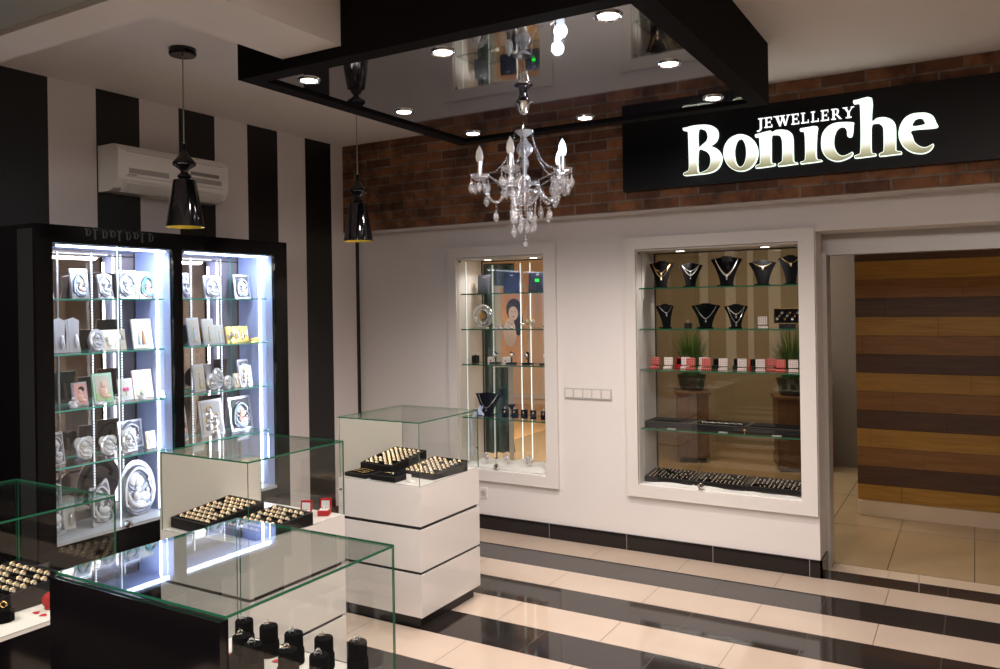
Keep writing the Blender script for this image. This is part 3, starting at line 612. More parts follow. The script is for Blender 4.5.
def figure(b, w, h, m, y=-.006):
    """mother bending over a child, in low relief; m: material slots"""
    out = m.get('out')
    def g(x, z, rx, rz, k, d=.006):
        if out is not None: b.sph((x*w, y, z*h), (rx*w+.0022, d*.72, rz*h+.0022), out, n=12, k=7)
        b.sph((x*w, y, z*h), (rx*w, d, rz*h), k, n=12, k=7)
    def tb(pts, r, k, d=0.):
        P = catmull([(p[0]*w, p[1]*h) for p in pts], closed=False, k=3)[:(len(pts)-1)*3+1]
        if out is not None and r > .02: b.tube([(p[0], y+.002, p[1]) for p in P], r*w+.002, 7, out)
        b.tube([(p[0], y-d, p[1]) for p in P], r*w, 7, k)
    g(-.02, .22, .34, .17, m['robe'], .006)                                     # lap and robe
    tb([(-.36, .22), (-.40, .48), (-.30, .74), (-.04, .90), (.20, .82), (.27, .62)], .062, m['veil'])   # veil
    g(-.10, .72, .19, .15, m['veil'], .008); g(.02, .64, .145, .125, m['skin'], .013)
    g(.115, .605, .035, .03, m['skin'], .016); g(-.02, .50, .09, .08, m['skin'], .008)
    tb([(-.30, .48), (-.26, .28), (-.06, .17), (.18, .20)], .06, m['veil'], .004)  # arm around the child
    g(.12, .33, .20, .105, m['child'], .012); g(-.09, .37, .105, .095, m['skin'], .016); g(.24, .44, .055, .05, m['skin'], .012)
    tb([(.30, .60), (.36, .42), (.30, .22)], .035, m['veil'])
    if out is not None:
        for k in range(4): tb([(-.28+.05*k, .10+.02*k), (-.02, .075+.035*k), (.26-.03*k, .11+.03*k)], .010, out, .006)
        tb([(-.30, .70), (-.13, .84), (.08, .80), (.17, .66)], .016, out, .008)
    b.torus((-.02*w, y+.002, .70*h), .27*w, .006*min(1, w*8), 20, 5, m['halo'], 'Y')
def plaque(name, kind, w, h, style, label, loc, group=None, yaw=0., lean=.14):
    t = thing(name, label, {'photo_frame': 'photo frame'}.get(name, 'plaque'), loc, PI/2+yaw, group)
    P = outline(kind, w, h); T_ = lambda *ms: MB(*ms).T((0, -.012, .001), rx=-lean)
    fm = {'silver': 'silver2', 'white': 'white', 'colour': 'silver', 'teal': 'pic_cream', 'mint': 'mint', 'blush': 'blush', 'family': 'pic_cream', 'dark': 'silver', 'gold': 'pic_gold', 'pair': 'pearl', 'plain': 'palew', 'ebony': 'silver', 'rose': 'white', 'floral': 'silver', 'round_dark': 'palew', 'bishop': 'white', 'garden': 'white'}[style]
    b = T_(fm); b.prism(P, 0, .010); build('frame_plate', b, t)
    iw, ih = w*.8, h*.84
    def pic(*ms): return T_(*ms)
    rect = kind in ('rect', 'slant')
    if style in ('silver', 'white', 'round_dark'):
        b = pic('white', 'silver' if style == 'silver' else 'palew', 'boxgrey', 'shadow' if style == 'silver' else 'silver')
        IN = inset(P, .84, h); n = len(P)
        b.prism(IN, -.0015, .001, 3)
        figure(b, w*.98, h*.94, dict(robe=1, veil=0, skin=0, child=0, halo=3 if style == 'silver' else 0, out=3), -.003)
        b.v = [v for v in b.v]; build('relief', b, t)
    elif style in ('colour', 'dark', 'teal'):
        b = pic('pic_grey' if style != 'teal' else 'pic_cream', 'pic_pink', 'pic_blue' if style != 'teal' else 'pic_teal', 'pic_skin', 'pic_dark', 'silver')
        b.box((-iw/2, -.002, h*.07), (iw/2, .001, h*.93), 4 if style == 'dark' else 0)
        figure(b, w*.86, h*.88, dict(robe=2 if style != 'teal' else 3, veil=2, skin=3, child=1 if style != 'teal' else 3, halo=5, out=4), -.003); build('painted_relief', b, t)
    elif style in ('mint', 'blush', 'ebony', 'rose'):
        b = pic('pic_cream' if style != 'ebony' else 'pic_pink', 'pic_skin2', 'pic_green', 'hair', 'magenta')
        b.box((-iw/2, -.002, h*.08), (iw/2, .001, h*.92), 0)
        if style == 'rose':
            for q in (-.10, .10): b.sph((q*w, -.003, h*.5), (.14*w, .003, .10*h), 4)
            b.sph((0, -.003, h*.34), (.03*w, .003, .16*h), 2)
        else:
            b.box((-iw/2, -.003, h*.08), (iw/2, -.001, h*.34), 2 if style != 'ebony' else 0)
            b.sph((-.02*w, -.004, h*.36), (.20*w, .004, .19*h), 1); b.sph((.0, -.005, h*.62), (.14*w, .004, .13*h), 1); b.sph((.16*w, -.004, h*.22), (.2*w, .004, .06*h), 1)
            if style == 'ebony': b.sph((.08*w, -.004, h*.70), (.2*w, .005, .12*h), 3)
        build('picture', b, t)
    elif style in ('family', 'garden', 'bishop'):
        b = pic('pic_cream', 'pic_brown', 'pic_blue', 'pic_grey', 'pic_gold', 'pic_skin')
        b.box((-iw/2, -.002, h*.08), (iw/2, .001, h*.92), 0)
        for x, hh, k in ((0, .62, 1), (-.2, .42, 3), (.2, .38, 2)) if style == 'family' else (((0, .6, 3), (.1, .3, 4)) if style == 'garden' else ((0, .55, 2), (0.02, .3, 4))):
            b.lathe([(0, 0), (.09*w, 0), (.06*w, hh*h*.7), (0, hh*h*.8)], (x*w, -.001, h*.12), n=8, m=k); b.sph((x*w, -.002, h*(.12+hh*.88)), (.045*w, .006, .05*h), 5, 8, 5)
        build('picture', b, t)
    elif style == 'gold':
        b = pic('silver', 'pic_gold', 'gold')
        b.box((-w*.46, -.002, h*.07), (w*.46, .001, h*.93), 1)
        for k in range(9): b.sph((-w*.4+k*w*.1, -.004, h*(.35+.1*(k % 3))), (w*.045, .006, h*.24), 2 if k % 2 else 0, 8, 5)
        build('relief', b, t)
    elif style == 'pair':
        b = pic('pearl', 'silver')
        for s_ in (-.24, .24):
            b.box((w*(s_-.2), -.003, h*.1), (w*(s_+.2), 0, h*.9), 0); b.sph((w*s_, -.004, h*.55), (w*.13, .007, h*.2), 1); b.sph((w*(s_+.05), -.004, h*.32), (w*.15, .007, h*.16), 0)
        build('relief', b, t)
    elif style == 'plain':
        b = pic('white', 'silver'); b.box((-w*.3, -.004, 0), (-w*.1, .0, h*.95), 0); b.sph((w*.2, -.008, h*.3), (w*.16, .012, h*.2), 1); build('relief', b, t)
    elif style == 'floral':
        b = pic('pic_gold', 'silver', 'palew')
        b.box((-iw/2, -.002, h*.06), (iw/2, .001, h*.94), 2)
        for i in range(4):
            x, z_ = [(-.08, .7), (.14, .48), (-.14, .40), (.12, .2)][i]
            b.torus((x*w, -.003, (z_+.04)*h), .1*w, .004, 14, 5, 0, 'Y'); b.sph((x*w, -.004, z_*h), (.08*w, .010, .08*h), 1, 8, 6); b.sph((x*w, -.003, (z_-.14)*h), (.17*w, .008, .11*h), 1, 8, 6)
        build('relief', b, t)
    b = MB('palew' if style in ('white', 'plain', 'rose') else 'grey'); b.box((-w*.2, 0, 0), (w*.2, .045, .004)); b.add([(-.008, .004, 0), (.008, .004, 0), (.008, .05, 0), (-.008, .05, 0), (-.008, .02, h*.6), (.008, .02, h*.6)], [(0, 1, 2, 3), (0, 1, 5, 4), (2, 3, 4, 5), (1, 2, 5), (0, 3, 4)])
    build('easel', b, t)
    return t
S_ = {1: 1.767, 2: 1.478, 3: 1.188, 4: .893, 5: .522}
A, B_ = 'top shelf of the left bay', 'top shelf of the right bay'
items = [
 ('plaque', 'rect', .07, .165, 'white', 1, -2.79, 'narrow pale plaque at the left end of the left bay top shelf', .24),
 ('icon', 'rect', .110, .165, 'colour', 1, -2.605, 'framed grey and pink mother and child icon on the left bay top shelf', .24),
 ('plaque', 'slant', .100, .145, 'silver', 1, -2.455, 'wavy edged white sculpted plaque in the middle of the left bay top shelf', .24),
 ('icon', 'rect', .135, .165, 'silver', 1, -2.315, 'square silver embossed icon with a dark halo on the left bay top shelf', .24),
 ('icon', 'rect', .130, .160, 'teal', 1, -2.175, 'icon of a figure in a teal veil on the left bay top shelf', .22),
 ('plaque', 'rect', .034, .085, 'white', 2, -2.785, 'small white plaque at the left end of the left bay second shelf', .26),
 ('plaque', 'slant', .070, .190, 'plain', 2, -2.727, 'tall slim white plaque, left one of the pair on the left bay second shelf', .24),
 ('plaque', 'slant', .074, .190, 'plain', 2, -2.649, 'tall slim white plaque, right one of the pair on the left bay second shelf', .24),
 ('medallion', 'oval', .095, .122, 'round_dark', 2, -2.511, 'round white medallion on a small foot on the left bay second shelf', .24),
 ('plaque', 'rect', .165, .114, 'pair', 2, -2.385, 'wide blush coloured double relief plaque on the left bay second shelf', .20),
 ('icon', 'rect', .140, .172, 'family', 2, -2.225, 'cream icon of three standing figures at the right of the left bay second shelf', .24),
 ('plaque', 'rect', .03, .137, 'silver', 3, -2.80, 'thin slice of a silver plaque at the left end of the left bay third shelf', .26),
 ('photo_frame', 'rect', .092, .130, 'ebony', 3, -2.640, 'small silver photo frame with a dark haired baby in pink on the third shelf', .28),
 ('photo_frame', 'rect', .125, .166, 'mint', 3, -2.492, 'mint green photo frame with a baby picture on the third shelf', .26),
 ('photo_frame', 'rect', .095, .124, 'rose', 3, -2.355, 'small white photo frame with a pink bow picture on the third shelf', .26),
 ('photo_frame', 'rect', .138, .165, 'blush', 3, -2.228, 'blush pink photo frame with a baby picture on the third shelf', .24),
 ('plaque', 'rect', .085, .172, 'silver', 4, -2.765, 'silver plaque with a dark figure at the left end of the left bay fourth shelf', .27),
 ('heart_plaque', 'heart', .120, .135, 'white', 4, -2.610, 'white heart plaque with a face relief on the left bay fourth shelf', .27),
 ('heart_plaque', 'heart', .115, .120, 'round_dark', 4, -2.472, 'white heart plaque with a small square top on the left bay fourth shelf', .27),
 ('plaque', 'rect', .170, .165, 'silver', 4, -2.262, 'large square embossed silver plaque at the back of the left bay fourth shelf', .17),
 ('plaque', 'rect', .100, .130, 'round_dark', 4, -2.345, 'small silver plaque standing in front left of the large square plaque', .27),
 ('plaque', 'rect', .066, .100, 'pair', 4, -2.205, 'small tan plaque standing in front right of the large square plaque', .27),
 ('plaque', 'slant', .13, .285, 'silver', 5, -2.785, 'tall white curved plaque at the left end of the cabinet floor', .27),
 ('plaque', 'slant', .085, .185, 'plain', 5, -2.672, 'smooth pale plaque beside the tall curved plaque on the cabinet floor', .2),
 ('plaque', 'wavy', .150, .245, 'silver', 5, -2.52, 'wavy white plaque with a heart shaped relief on the cabinet floor', .28),
 ('oval_plaque', 'oval', .250, .315, 'silver', 5, -2.282, 'large oval silver mother and child plaque on the cabinet floor', .27),
 ('plaque', 'rect', .064, .160, 'silver', 1, -1.922, 'narrow silver plaque at the left of the right bay top shelf', .24),
 ('icon', 'rect', .140, .148, 'silver', 1, -1.700, 'square silver embossed plaque in the middle of the right bay top shelf', .22),
 ('icon', 'rect', .150, .160, 'dark', 1, -1.455, 'colour icon with a dark background at the right of the right bay top shelf', .22),
 ('icon', 'rect', .094, .172, 'bishop', 2, -1.880, 'tall white framed icon at the left of the right bay second shelf', .26),
 ('icon', 'rect', .096, .162, 'garden', 2, -1.752, 'leaning white icon of a standing figure on the right bay second shelf', .24),
 ('icon', 'rect', .086, .122, 'bishop', 2, -1.655, 'small white icon in the middle of the right bay second shelf', .22),
 ('plaque', 'rect', .205, .106, 'gold', 2, -1.505, 'wide gold supper scene plaque on the right bay second shelf', .22),
 ('icon', 'rect', .092, .172, 'garden', 3, -1.862, 'tall narrow white icon at the left of the right bay third shelf', .28),
 ('medallion', 'round', .100, .108, 'round_dark', 3, -1.762, 'round silver medallion at the left of the right bay third shelf', .28),
 ('medallion', 'oval', .100, .132, 'round_dark', 3, -1.650, 'oval silver medallion with a dark centre, behind the small round one', .20),
 ('medallion', 'round', .088, .086, 'round_dark', 3, -1.655, 'small round silver medallion in front of the oval one', .30),
 ('plaque', 'rect', .060, .092, 'pair', 3, -1.567, 'small square silver plaque between the medallions and the group icons', .28),
 ('icon', 'rect', .115, .138, 'floral', 3, -1.492, 'silver family relief with gold haloes on the right bay third shelf', .28),
 ('icon', 'rect', .105, .172, 'silver', 3, -1.425, 'tall silver plaque behind the gold haloed relief on the third shelf', .19),
 ('plaque', 'rect', .066, .215, 'colour', 4, -1.955, 'narrow pale icon at the left end of the right bay bottom shelf', .24),
 ('icon', 'rect', .205, .232, 'floral', 4, -1.735, 'large silver icon with gold haloes on the right bay bottom shelf', .24),
 ('icon', 'rect', .210, .225, 'dark', 4, -1.478, 'large icon of a white veiled mother on the right bay bottom shelf', .22),
]
for nm, kd, w_, h_, st, sh, y, lb, x in items:
    plaque(nm, kd, w_, h_, st, lb, (x, y, S_[sh]+.001), 'plaques, icons and frames in the lit cabinet', yaw=.12 if st != 'plain' else -.2)
# little white figurines
for y, h_, sh, lb in ((-2.706, .06, 3, 'tiny white figurine left of the silver baby frame'), (-2.435, .055, 3, 'tiny white angel figurine between the mint frame and the bow frame'), (-2.300, .05, 3, 'tiny white figurine between the bow frame and the blush frame'), (-2.165, .045, 3, 'tiny white figurine right of the blush frame'),
                  (-2.56, .03, 3, 'tiny white bow figurine in front of the mint frame')):
    b = MB('white'); b.lathe([(.018, 0), (.022, .006), (.012, h_*.5), (.007, h_*.62)], n=10); b.sph((0, 0, h_*.78), h_*.2, n=8, k=6)
    b.sph((.016, 0, h_*.45), (.014, .006, h_*.2)); b.sph((-.016, 0, h_*.45), (.014, .006, h_*.2))
    one('figurine', b, lb, 'figurine', (.33, y, S_[sh]+.001), PI/2, 'white figurines')
b = MB('pic_gold'); b.box((-.055, -.02, 0), (.055, .02, .006)).sph((0, 0, .016), (.05, .016, .012))
one('ornament', b, 'flat gold ornament lying at the right of the right bay second shelf', 'ornament', (.27, -1.39, 1.479), PI/2)

# ================================================================ counter display cases
def rings_tray(name, label, loc, rz, W_=.235, D_=.30, tilt=.14, nx=6, ny=8, base=.0, ringlab='', key='gold'):
    t = thing(name, label, 'ring tray', loc, rz)
    hf = .022+base; hb = hf+D_*math.tan(tilt)
    b = MB('tray'); x0, x1, y0, y1 = -W_/2, W_/2, -D_/2, D_/2
    # wedge body with raised rim
    b.add([(x0, y0, 0), (x1, y0, 0), (x1, y1, 0), (x0, y1, 0), (x0, y0, hf), (x1, y0, hf), (x1, y1, hb), (x0, y1, hb),
           (x0+.012, y0+.012, hf), (x1-.012, y0+.012, hf), (x1-.012, y1-.012, hb-.001), (x0+.012, y1-.012, hb-.001),
           (x0+.012, y0+.012, hf-.01), (x1-.012, y0+.012, hf-.01), (x1-.012, y1-.012, hb-.011), (x0+.012, y1-.012, hb-.011)],
          [(3, 2, 1, 0), (0, 1, 5, 4), (1, 2, 6, 5), (2, 3, 7, 6), (3, 0, 4, 7), (4, 5, 9, 8), (5, 6, 10, 9), (6, 7, 11, 10), (7, 4, 8, 11), (8, 9, 13, 12), (9, 10, 14, 13), (10, 11, 15, 14), (11, 8, 12, 15), (12, 13, 14, 15)])
    build('tray_body', b, t)
    f = MB('velvet'); zf = lambda y: hf-.008+(y-y0)*math.tan(tilt)
    dy = (D_-.03)/ny
    for j in range(ny):
        yy = y0+.015+(j+.5)*dy; f.tube([(x0+.013, yy-dy*.28, zf(yy)), (x1-.013, yy-dy*.28, zf(yy))], .0065, 6)
    build('velvet_pad', f, t)
    out = []
    dx = (W_-.03)/nx
    for j in range(ny):
        for i in range(nx):
            x = x0+.015+(i+.5)*dx; yy = y0+.015+(j+.5)*dy
            c = Matrix.Rotation(rz, 3, 'Z') @ Vector((x, yy, 0)); out.append((loc[0]+c.x, loc[1]+c.y, loc[2]+zf(yy)+.007))
    return t, out, tilt
ringb = MB('gold', 'pearl', 'silver'); ringb.lathe([(.0070, -.0065), (.0098, -.0055), (.0105, 0), (.0098, .0055), (.0070, .0065)], n=14, m=1, ax='X', cap=True)
ringb.torus((-.0068, 0, 0), .0092, .0020, 14, 5, 0, 'X'); ringb.torus((.0068, 0, 0), .0092, .0020, 14, 5, 0, 'X'); ringb.sph((0, -.003, .0100), (.0032, .003, .0028), 2, 6, 4)
ring0 = build('ring', ringb); tag(ring0, 'x', 'ring'); ring0.hide_render = False
NR = [0]
def place_rings(pos, rz, tilt, label, group, limit=999, skip=0.0, sc_=1.):
    left = []
    for k, p in enumerate(pos):
        if R.random() < skip: continue
        if k >= limit: left.append(p); continue
        if NR[0] == 0: r = ring0
        else: r = ring0.copy(); COL.objects.link(r)
        r.location = p; r.rotation_euler = (tilt*.5, 0, rz+R.uniform(-.15, .15)); r['label'] = label; r['group'] = group; r.scale = (sc_,)*3
        NR[0] += 1
    return left

def case(label, x0, x1, y0, y1, style, zt=1.09, zd=.753):
    t = thing('display_case', label, 'display case', ((x0+x1)/2, (y0+y1)/2, 0)); ox, oy = (x0+x1)/2, (y0+y1)/2
    a0, a1, c0, c1 = x0-ox, x1-ox, y0-oy, y1-oy
    if style == 'white':
        build('plinth', MB('blackm').box((a0+.03, c0+.03, 0), (a1-.03, c1-.03, .064)), t)
        build('core', MB('blackm').box((a0+.012, c0+.012, .064), (a1-.012, c1-.012, zd-.01)), t)
        for z0_, z1_ in ((.064, .288), (.304, .524), (.542, zd)):
            d = build('drawer', MB('gloss_w').bbox((a0, c0, z0_), (a1, c1, z1_), .0015), t)
    else:
        build('body', MB('black').box((a0+.01, c0+.02, .06), (a1-.004, c1-.004, zd-.012)), t)
        build('plinth', MB('blackm').box((a0+.04, c0+.04, 0), (a1-.04, c1-.04, .06)), t)
        build('deck', MB('deck').box((a0+.004, c0+.01, zd-.012), (a1, c1, zd)), t)
        if style == 'panel': build('end_panel', MB('black').box((a0, c0-.016, 0), (a1-.0, c0+.006, zt-.008)), t)
    g = .0042
    if style == 'white': build('side_panel', MB('panel_w').box((a0, c0+.001, zd), (a0+.012, c1-.001, zt-.007)), t)
    else: build('side_glass', MB('glass', 'edge').pane((a0, c0+g, zd), (a0+g, c1-g, zt-.007)), t)
    build('front_glass' , MB('glass', 'edge').pane((a1-g, c0, zd), (a1, c1, zt-.0065)), t)
    build('side_glass', MB('glass', 'edge').pane((a0+.013, c1-g, zd), (a1-g-.0005, c1, zt-.007)), t)
    if style != 'panel': build('side_glass', MB('glass', 'edge').pane((a0+.013, c0, zd), (a1-g-.0005, c0+g, zt-.007)), t)
    build('top_glass', MB('glass_t', 'edge').pane((a0, c0, zt-.006), (a1, c1, zt)), t)
    if style == 'white': build('lock', MB('chrome').cyl((a1+.001, c1-.03, zd+.12), .006, .008, 10, ax='X'), t)
    return t
ZD = .753
case('white three tier glass topped display case nearest the left showcase window', 1.362, 1.925, -1.815, -1.235, 'white')
case('white glass topped display case in the middle, holding two ring trays and red ring boxes', 1.395, 1.941, -2.985, -2.42, 'white')
case('black panelled glass display case in the foreground holding velvet ring stands', 2.575, 3.152, -4.143, -3.603, 'panel')
case('black glass display case at the far left with a ring tray and red hearts', 1.40, 1.985, -4.30, -3.59, 'black')

tr = [('tilted black ring tray at the back left of the case nearest the showcase window', (1.505, -1.50, ZD+.001), -.10, .15, .03, 6, 8, 'pearl and gold ring in the back left tray of the case nearest the showcase'),
      ('tilted black ring tray at the front right of the case nearest the showcase window', (1.785, -1.49, ZD+.001), -.10, .11, .005, 6, 8, 'pearl and gold ring in the front right tray of the case nearest the showcase'),
      ('tilted black ring tray at the left of the middle display case', (1.545, -2.80, ZD+.001), -.08, .12, .022, 6, 8, 'pearl and gold ring in the left tray of the middle display case'),
      ('tilted black ring tray at the right of the middle display case', (1.80, -2.76, ZD+.001), -.10, .08, .008, 6, 7, 'pearl and gold ring in the right tray of the middle display case'),
      ('large black ring tray full of gold rings in the far left case', (1.66, -3.80, ZD+.001), .0, .06, .03, 7, 8, 'gold ring in the tray of the far left black case')]
for lb, lc, rz, tl, bs_, nx, ny, rl in tr:
    big = 'far left case' in lb
    t, pos, tl = rings_tray('ring_tray', lb, lc, rz, .25 if not big else .32, .30, tl, nx, ny, bs_)
    place_rings(pos, rz, tl, rl, rl.replace('ring in', 'rings in', 1), skip=.06, sc_=.86 if not big else .85)

# flat jewellery boxes in the case nearest the showcase
def flatbox(label, loc, w, d, h, rz, stuff=True):
    t = thing('jewellery_box', label, 'jewellery box', loc, rz)
    build('box_body', MB('tray').bbox((-w/2, -d/2, 0), (w/2, d/2, h), .004), t)
    build('velvet_inset', MB('velvet', 'gold').box((-w/2+.012, -d/2+.012, h), (w/2-.012, d/2-.012, h+.0015)), t)
    c = MB('gold', 'pearl')
    if stuff:
        for k in range(3): c.tube([(-w*.3, -d*.25+k*d*.25, .003), (-w*.1, -d*.25+k*d*.25+.006, .004), (w*.1, -d*.25+k*d*.25-.006, .004), (w*.3, -d*.25+k*d*.25, .003)], .0022, 5)
        one('bracelet', c, 'gold bracelets laid out in the open flat black box', 'bracelet', (loc[0], loc[1], loc[2]+h+.002), rz)
    else:
        c.tube([(-w*.2, 0, .003), (0, .01, .004), (w*.15, -.004, .004)], .002, 5); c.sph((w*.17, -.004, .005), .005, 1)
        one('pendant', c, 'single pendant on the small flat black box', 'pendant', (loc[0], loc[1], loc[2]+h+.002), rz)
    return t
flatbox('small open flat black box at the near left of the case nearest the showcase', (1.465, -1.72, ZD+.001), .17, .13, .022, -.12)
flatbox('flat black box in front of the back left ring tray, near the glass', (1.66, -1.735, ZD+.001), .18, .12, .028, -.05, False)
b = MB('deck'); b.box((-.018, -.002, 0), (.018, .002, .042)); b.box((-.018, -.002, 0), (.018, .03, .003))
one('price_card', b, 'small white folded card beside the flat black box', 'card', (1.80, -1.745, ZD+.001), -.2)
# red ring boxes
def ringbox(label, loc, rz, m1, m2, sc_=1., group=None, cat='ring box'):
    t = thing('ring_box', label, cat, loc, rz, group)
    b = MB(m1, m2); b.T(sc_=sc_); b.bbox((-.024, -.024, 0), (.024, .022, .022 if 'polka' not in m1 else .012), .004); build('box_base', b, t)
    b = MB(m1, m2); b.T((0, .02*sc_, .018*sc_), rx=-.12, sc_=sc_); b.bbox((-.024, 0, 0), (.024, .014, .044), .004); 
    if 'polka' not in m1: b.box((-.017, -.001, .006), (.017, .001, .036), 1)
    build('lid', b, t)
    b = MB(m2, 'silver', 'gold'); b.T(sc_=sc_); b.box((-.019, -.019, .0225), (.019, .017, .024)) if 'polka' not in m1 else b.box((-.019, -.019, .0125), (.019, .017, .0135)); build('cushion', b, t)
    return t
for lb, lc in (('open red velvet ring box at the left of the pair in the middle display case', (1.815, -2.545, ZD+.001)), ('open red velvet ring box at the right of the pair in the middle display case', (1.868, -2.475, ZD+.001))):
    ringbox(lb, lc, .5, 'red', 'white', 1.1)
    b = MB('gold', 'silver'); b.torus((0, 0, 0), .008, .002, 14, 6, 0, 'Y'); b.sph((0, 0, .010), .004, 1)
    one('ring', b, 'gold ring inside the '+('left' if 'at the left' in lb else 'right')+' open red ring box of the middle case', 'ring', (lc[0], lc[1], lc[2]+.026), .5)
# foreground ring stands with rings
def stand_mesh():
    t = thing('ring_stand', 'x', 'ring stand')
    build('stand_base', MB('velvet').lathe([(.0275, 0), (.028, .003), (.0275, .036), (.026, .039)], n=24), t)
    build('stand_top', MB('velvet').lathe([(.023, .039), (.0248, .043), (.0245, .077), (.0232, .080), (0, .0805)], n=24), t)
    return t
st0 = stand_mesh()
sp = [(2.677, -3.673, 'leftmost ring stand of the back row in the foreground case'), (2.767, -3.668, 'second ring stand from the left in the back row of the foreground case'), (2.864, -3.672, 'middle ring stand of the back row in the foreground case'), (2.956, -3.656, 'fourth ring stand from the left in the back row of the foreground case'), (3.052, -3.634, 'rightmost ring stand of the back row in the foreground case'),
      (2.755, -3.752, 'left ring stand of the second row, partly hidden behind the front ones'), (2.822, -3.775, 'second ring stand of the second row, just in front of the middle gap'), (2.928, -3.757, 'third ring stand of the second row, near the heart confetti'), (3.02, -3.742, 'right ring stand of the second row, cut by the photo edge'),
      (2.832, -3.868, 'front ring stand beside the black end panel, only its top in view')]
for i, (x, y, lb) in enumerate(sp):
    lb = 'black velvet, '+lb
    if i == 0: st0.location = (x, y, ZD+.001); st0['label'] = lb; st0['group'] = 'black velvet ring stands'
    else: dup(st0, (x, y, ZD+.001), label=lb, group='black velvet ring stands')
    b = MB('silver', 'gold', 'crystal'); b.T(rz=.6+.2*(i % 3)).torus((0, 0, 0), .0085, .0013, 16, 6, 1 if i % 2 else 0, 'Y'); b.sph((0, 0, .0105), .0034, 2, 8, 5); b.sph((.004, 0, .009), .002, 0, 6, 4); b.sph((-.004, 0, .009), .002, 0, 6, 4)
    b.box((-.011, -.003, .001), (.004, .003, .002), 0)
    one('ring', b, 'ring on the '+lb.split(', ')[1].replace(' of the foreground case', '').replace(' in the back row', ', back row'), 'ring', (x, y-.004, ZD+.086), 0, 'rings on the black velvet stands')
# one black ring holder with a gold ring in the far left case
t = thing('ring_stand', 'short black octagonal ring holder in the far left case', 'ring stand', (1.86, -3.885, ZD+.001))
build('stand_base', MB('velvet').lathe([(.03, 0), (.03, .034), (.026, .038), (0, .038)], n=8, smooth=False), t)
b = MB('gold'); b.torus((0, 0, 0), .0095, .003, 18, 8, 0, 'Y'); one('ring', b, 'thick gold ring standing on the short black holder', 'ring', (1.86, -3.885, ZD+.050), .5)
def heart(w): return [(w/2*sin(2*PI*k/20)**3, w/2*(13*cos(2*PI*k/20)-5*cos(4*PI*k/20)-2*cos(6*PI*k/20)-cos(8*PI*k/20))/16) for k in range(20)]
for i, (x, y, w_, lb) in enumerate(((1.885, -3.80, .022, 'flat red heart behind the octagonal holder'), (1.925, -3.80, .022, 'flat red heart at the right edge of the far left case'), (2.668, -3.722, .02, 'red heart lying beside the leftmost ring stands'), (2.672, -3.745, .02, 'red heart lying nearest the black end panel corner'), (2.815, -3.690, .02, 'red heart lying between the middle ring stands'), (2.71, -3.73, .02, 'red heart lying in front of the leftmost ring stand'))):
    b = MB('redg'); b.T(rx=PI/2, rz=0).prism(heart(w_), -.001, .001); one('confetti_heart', b, lb, 'heart', (x, y, ZD+.002), .6*i, 'red confetti hearts')
b = MB('red'); b.sph((0, 0, .026), (.026, .022, .026), 0, 14, 8); b.sph((.012, -.01, .03), (.018, .016, .02)); b.lathe([(.016, 0), (.018, .004), (.012, .01)], n=12)
one('red_box', b, 'rounded red velvet heart box in the far left case behind the black panel', 'box', (1.885, -3.755, ZD+.001), .4)

# small round black object on the bright display floor handled by cabinet lock

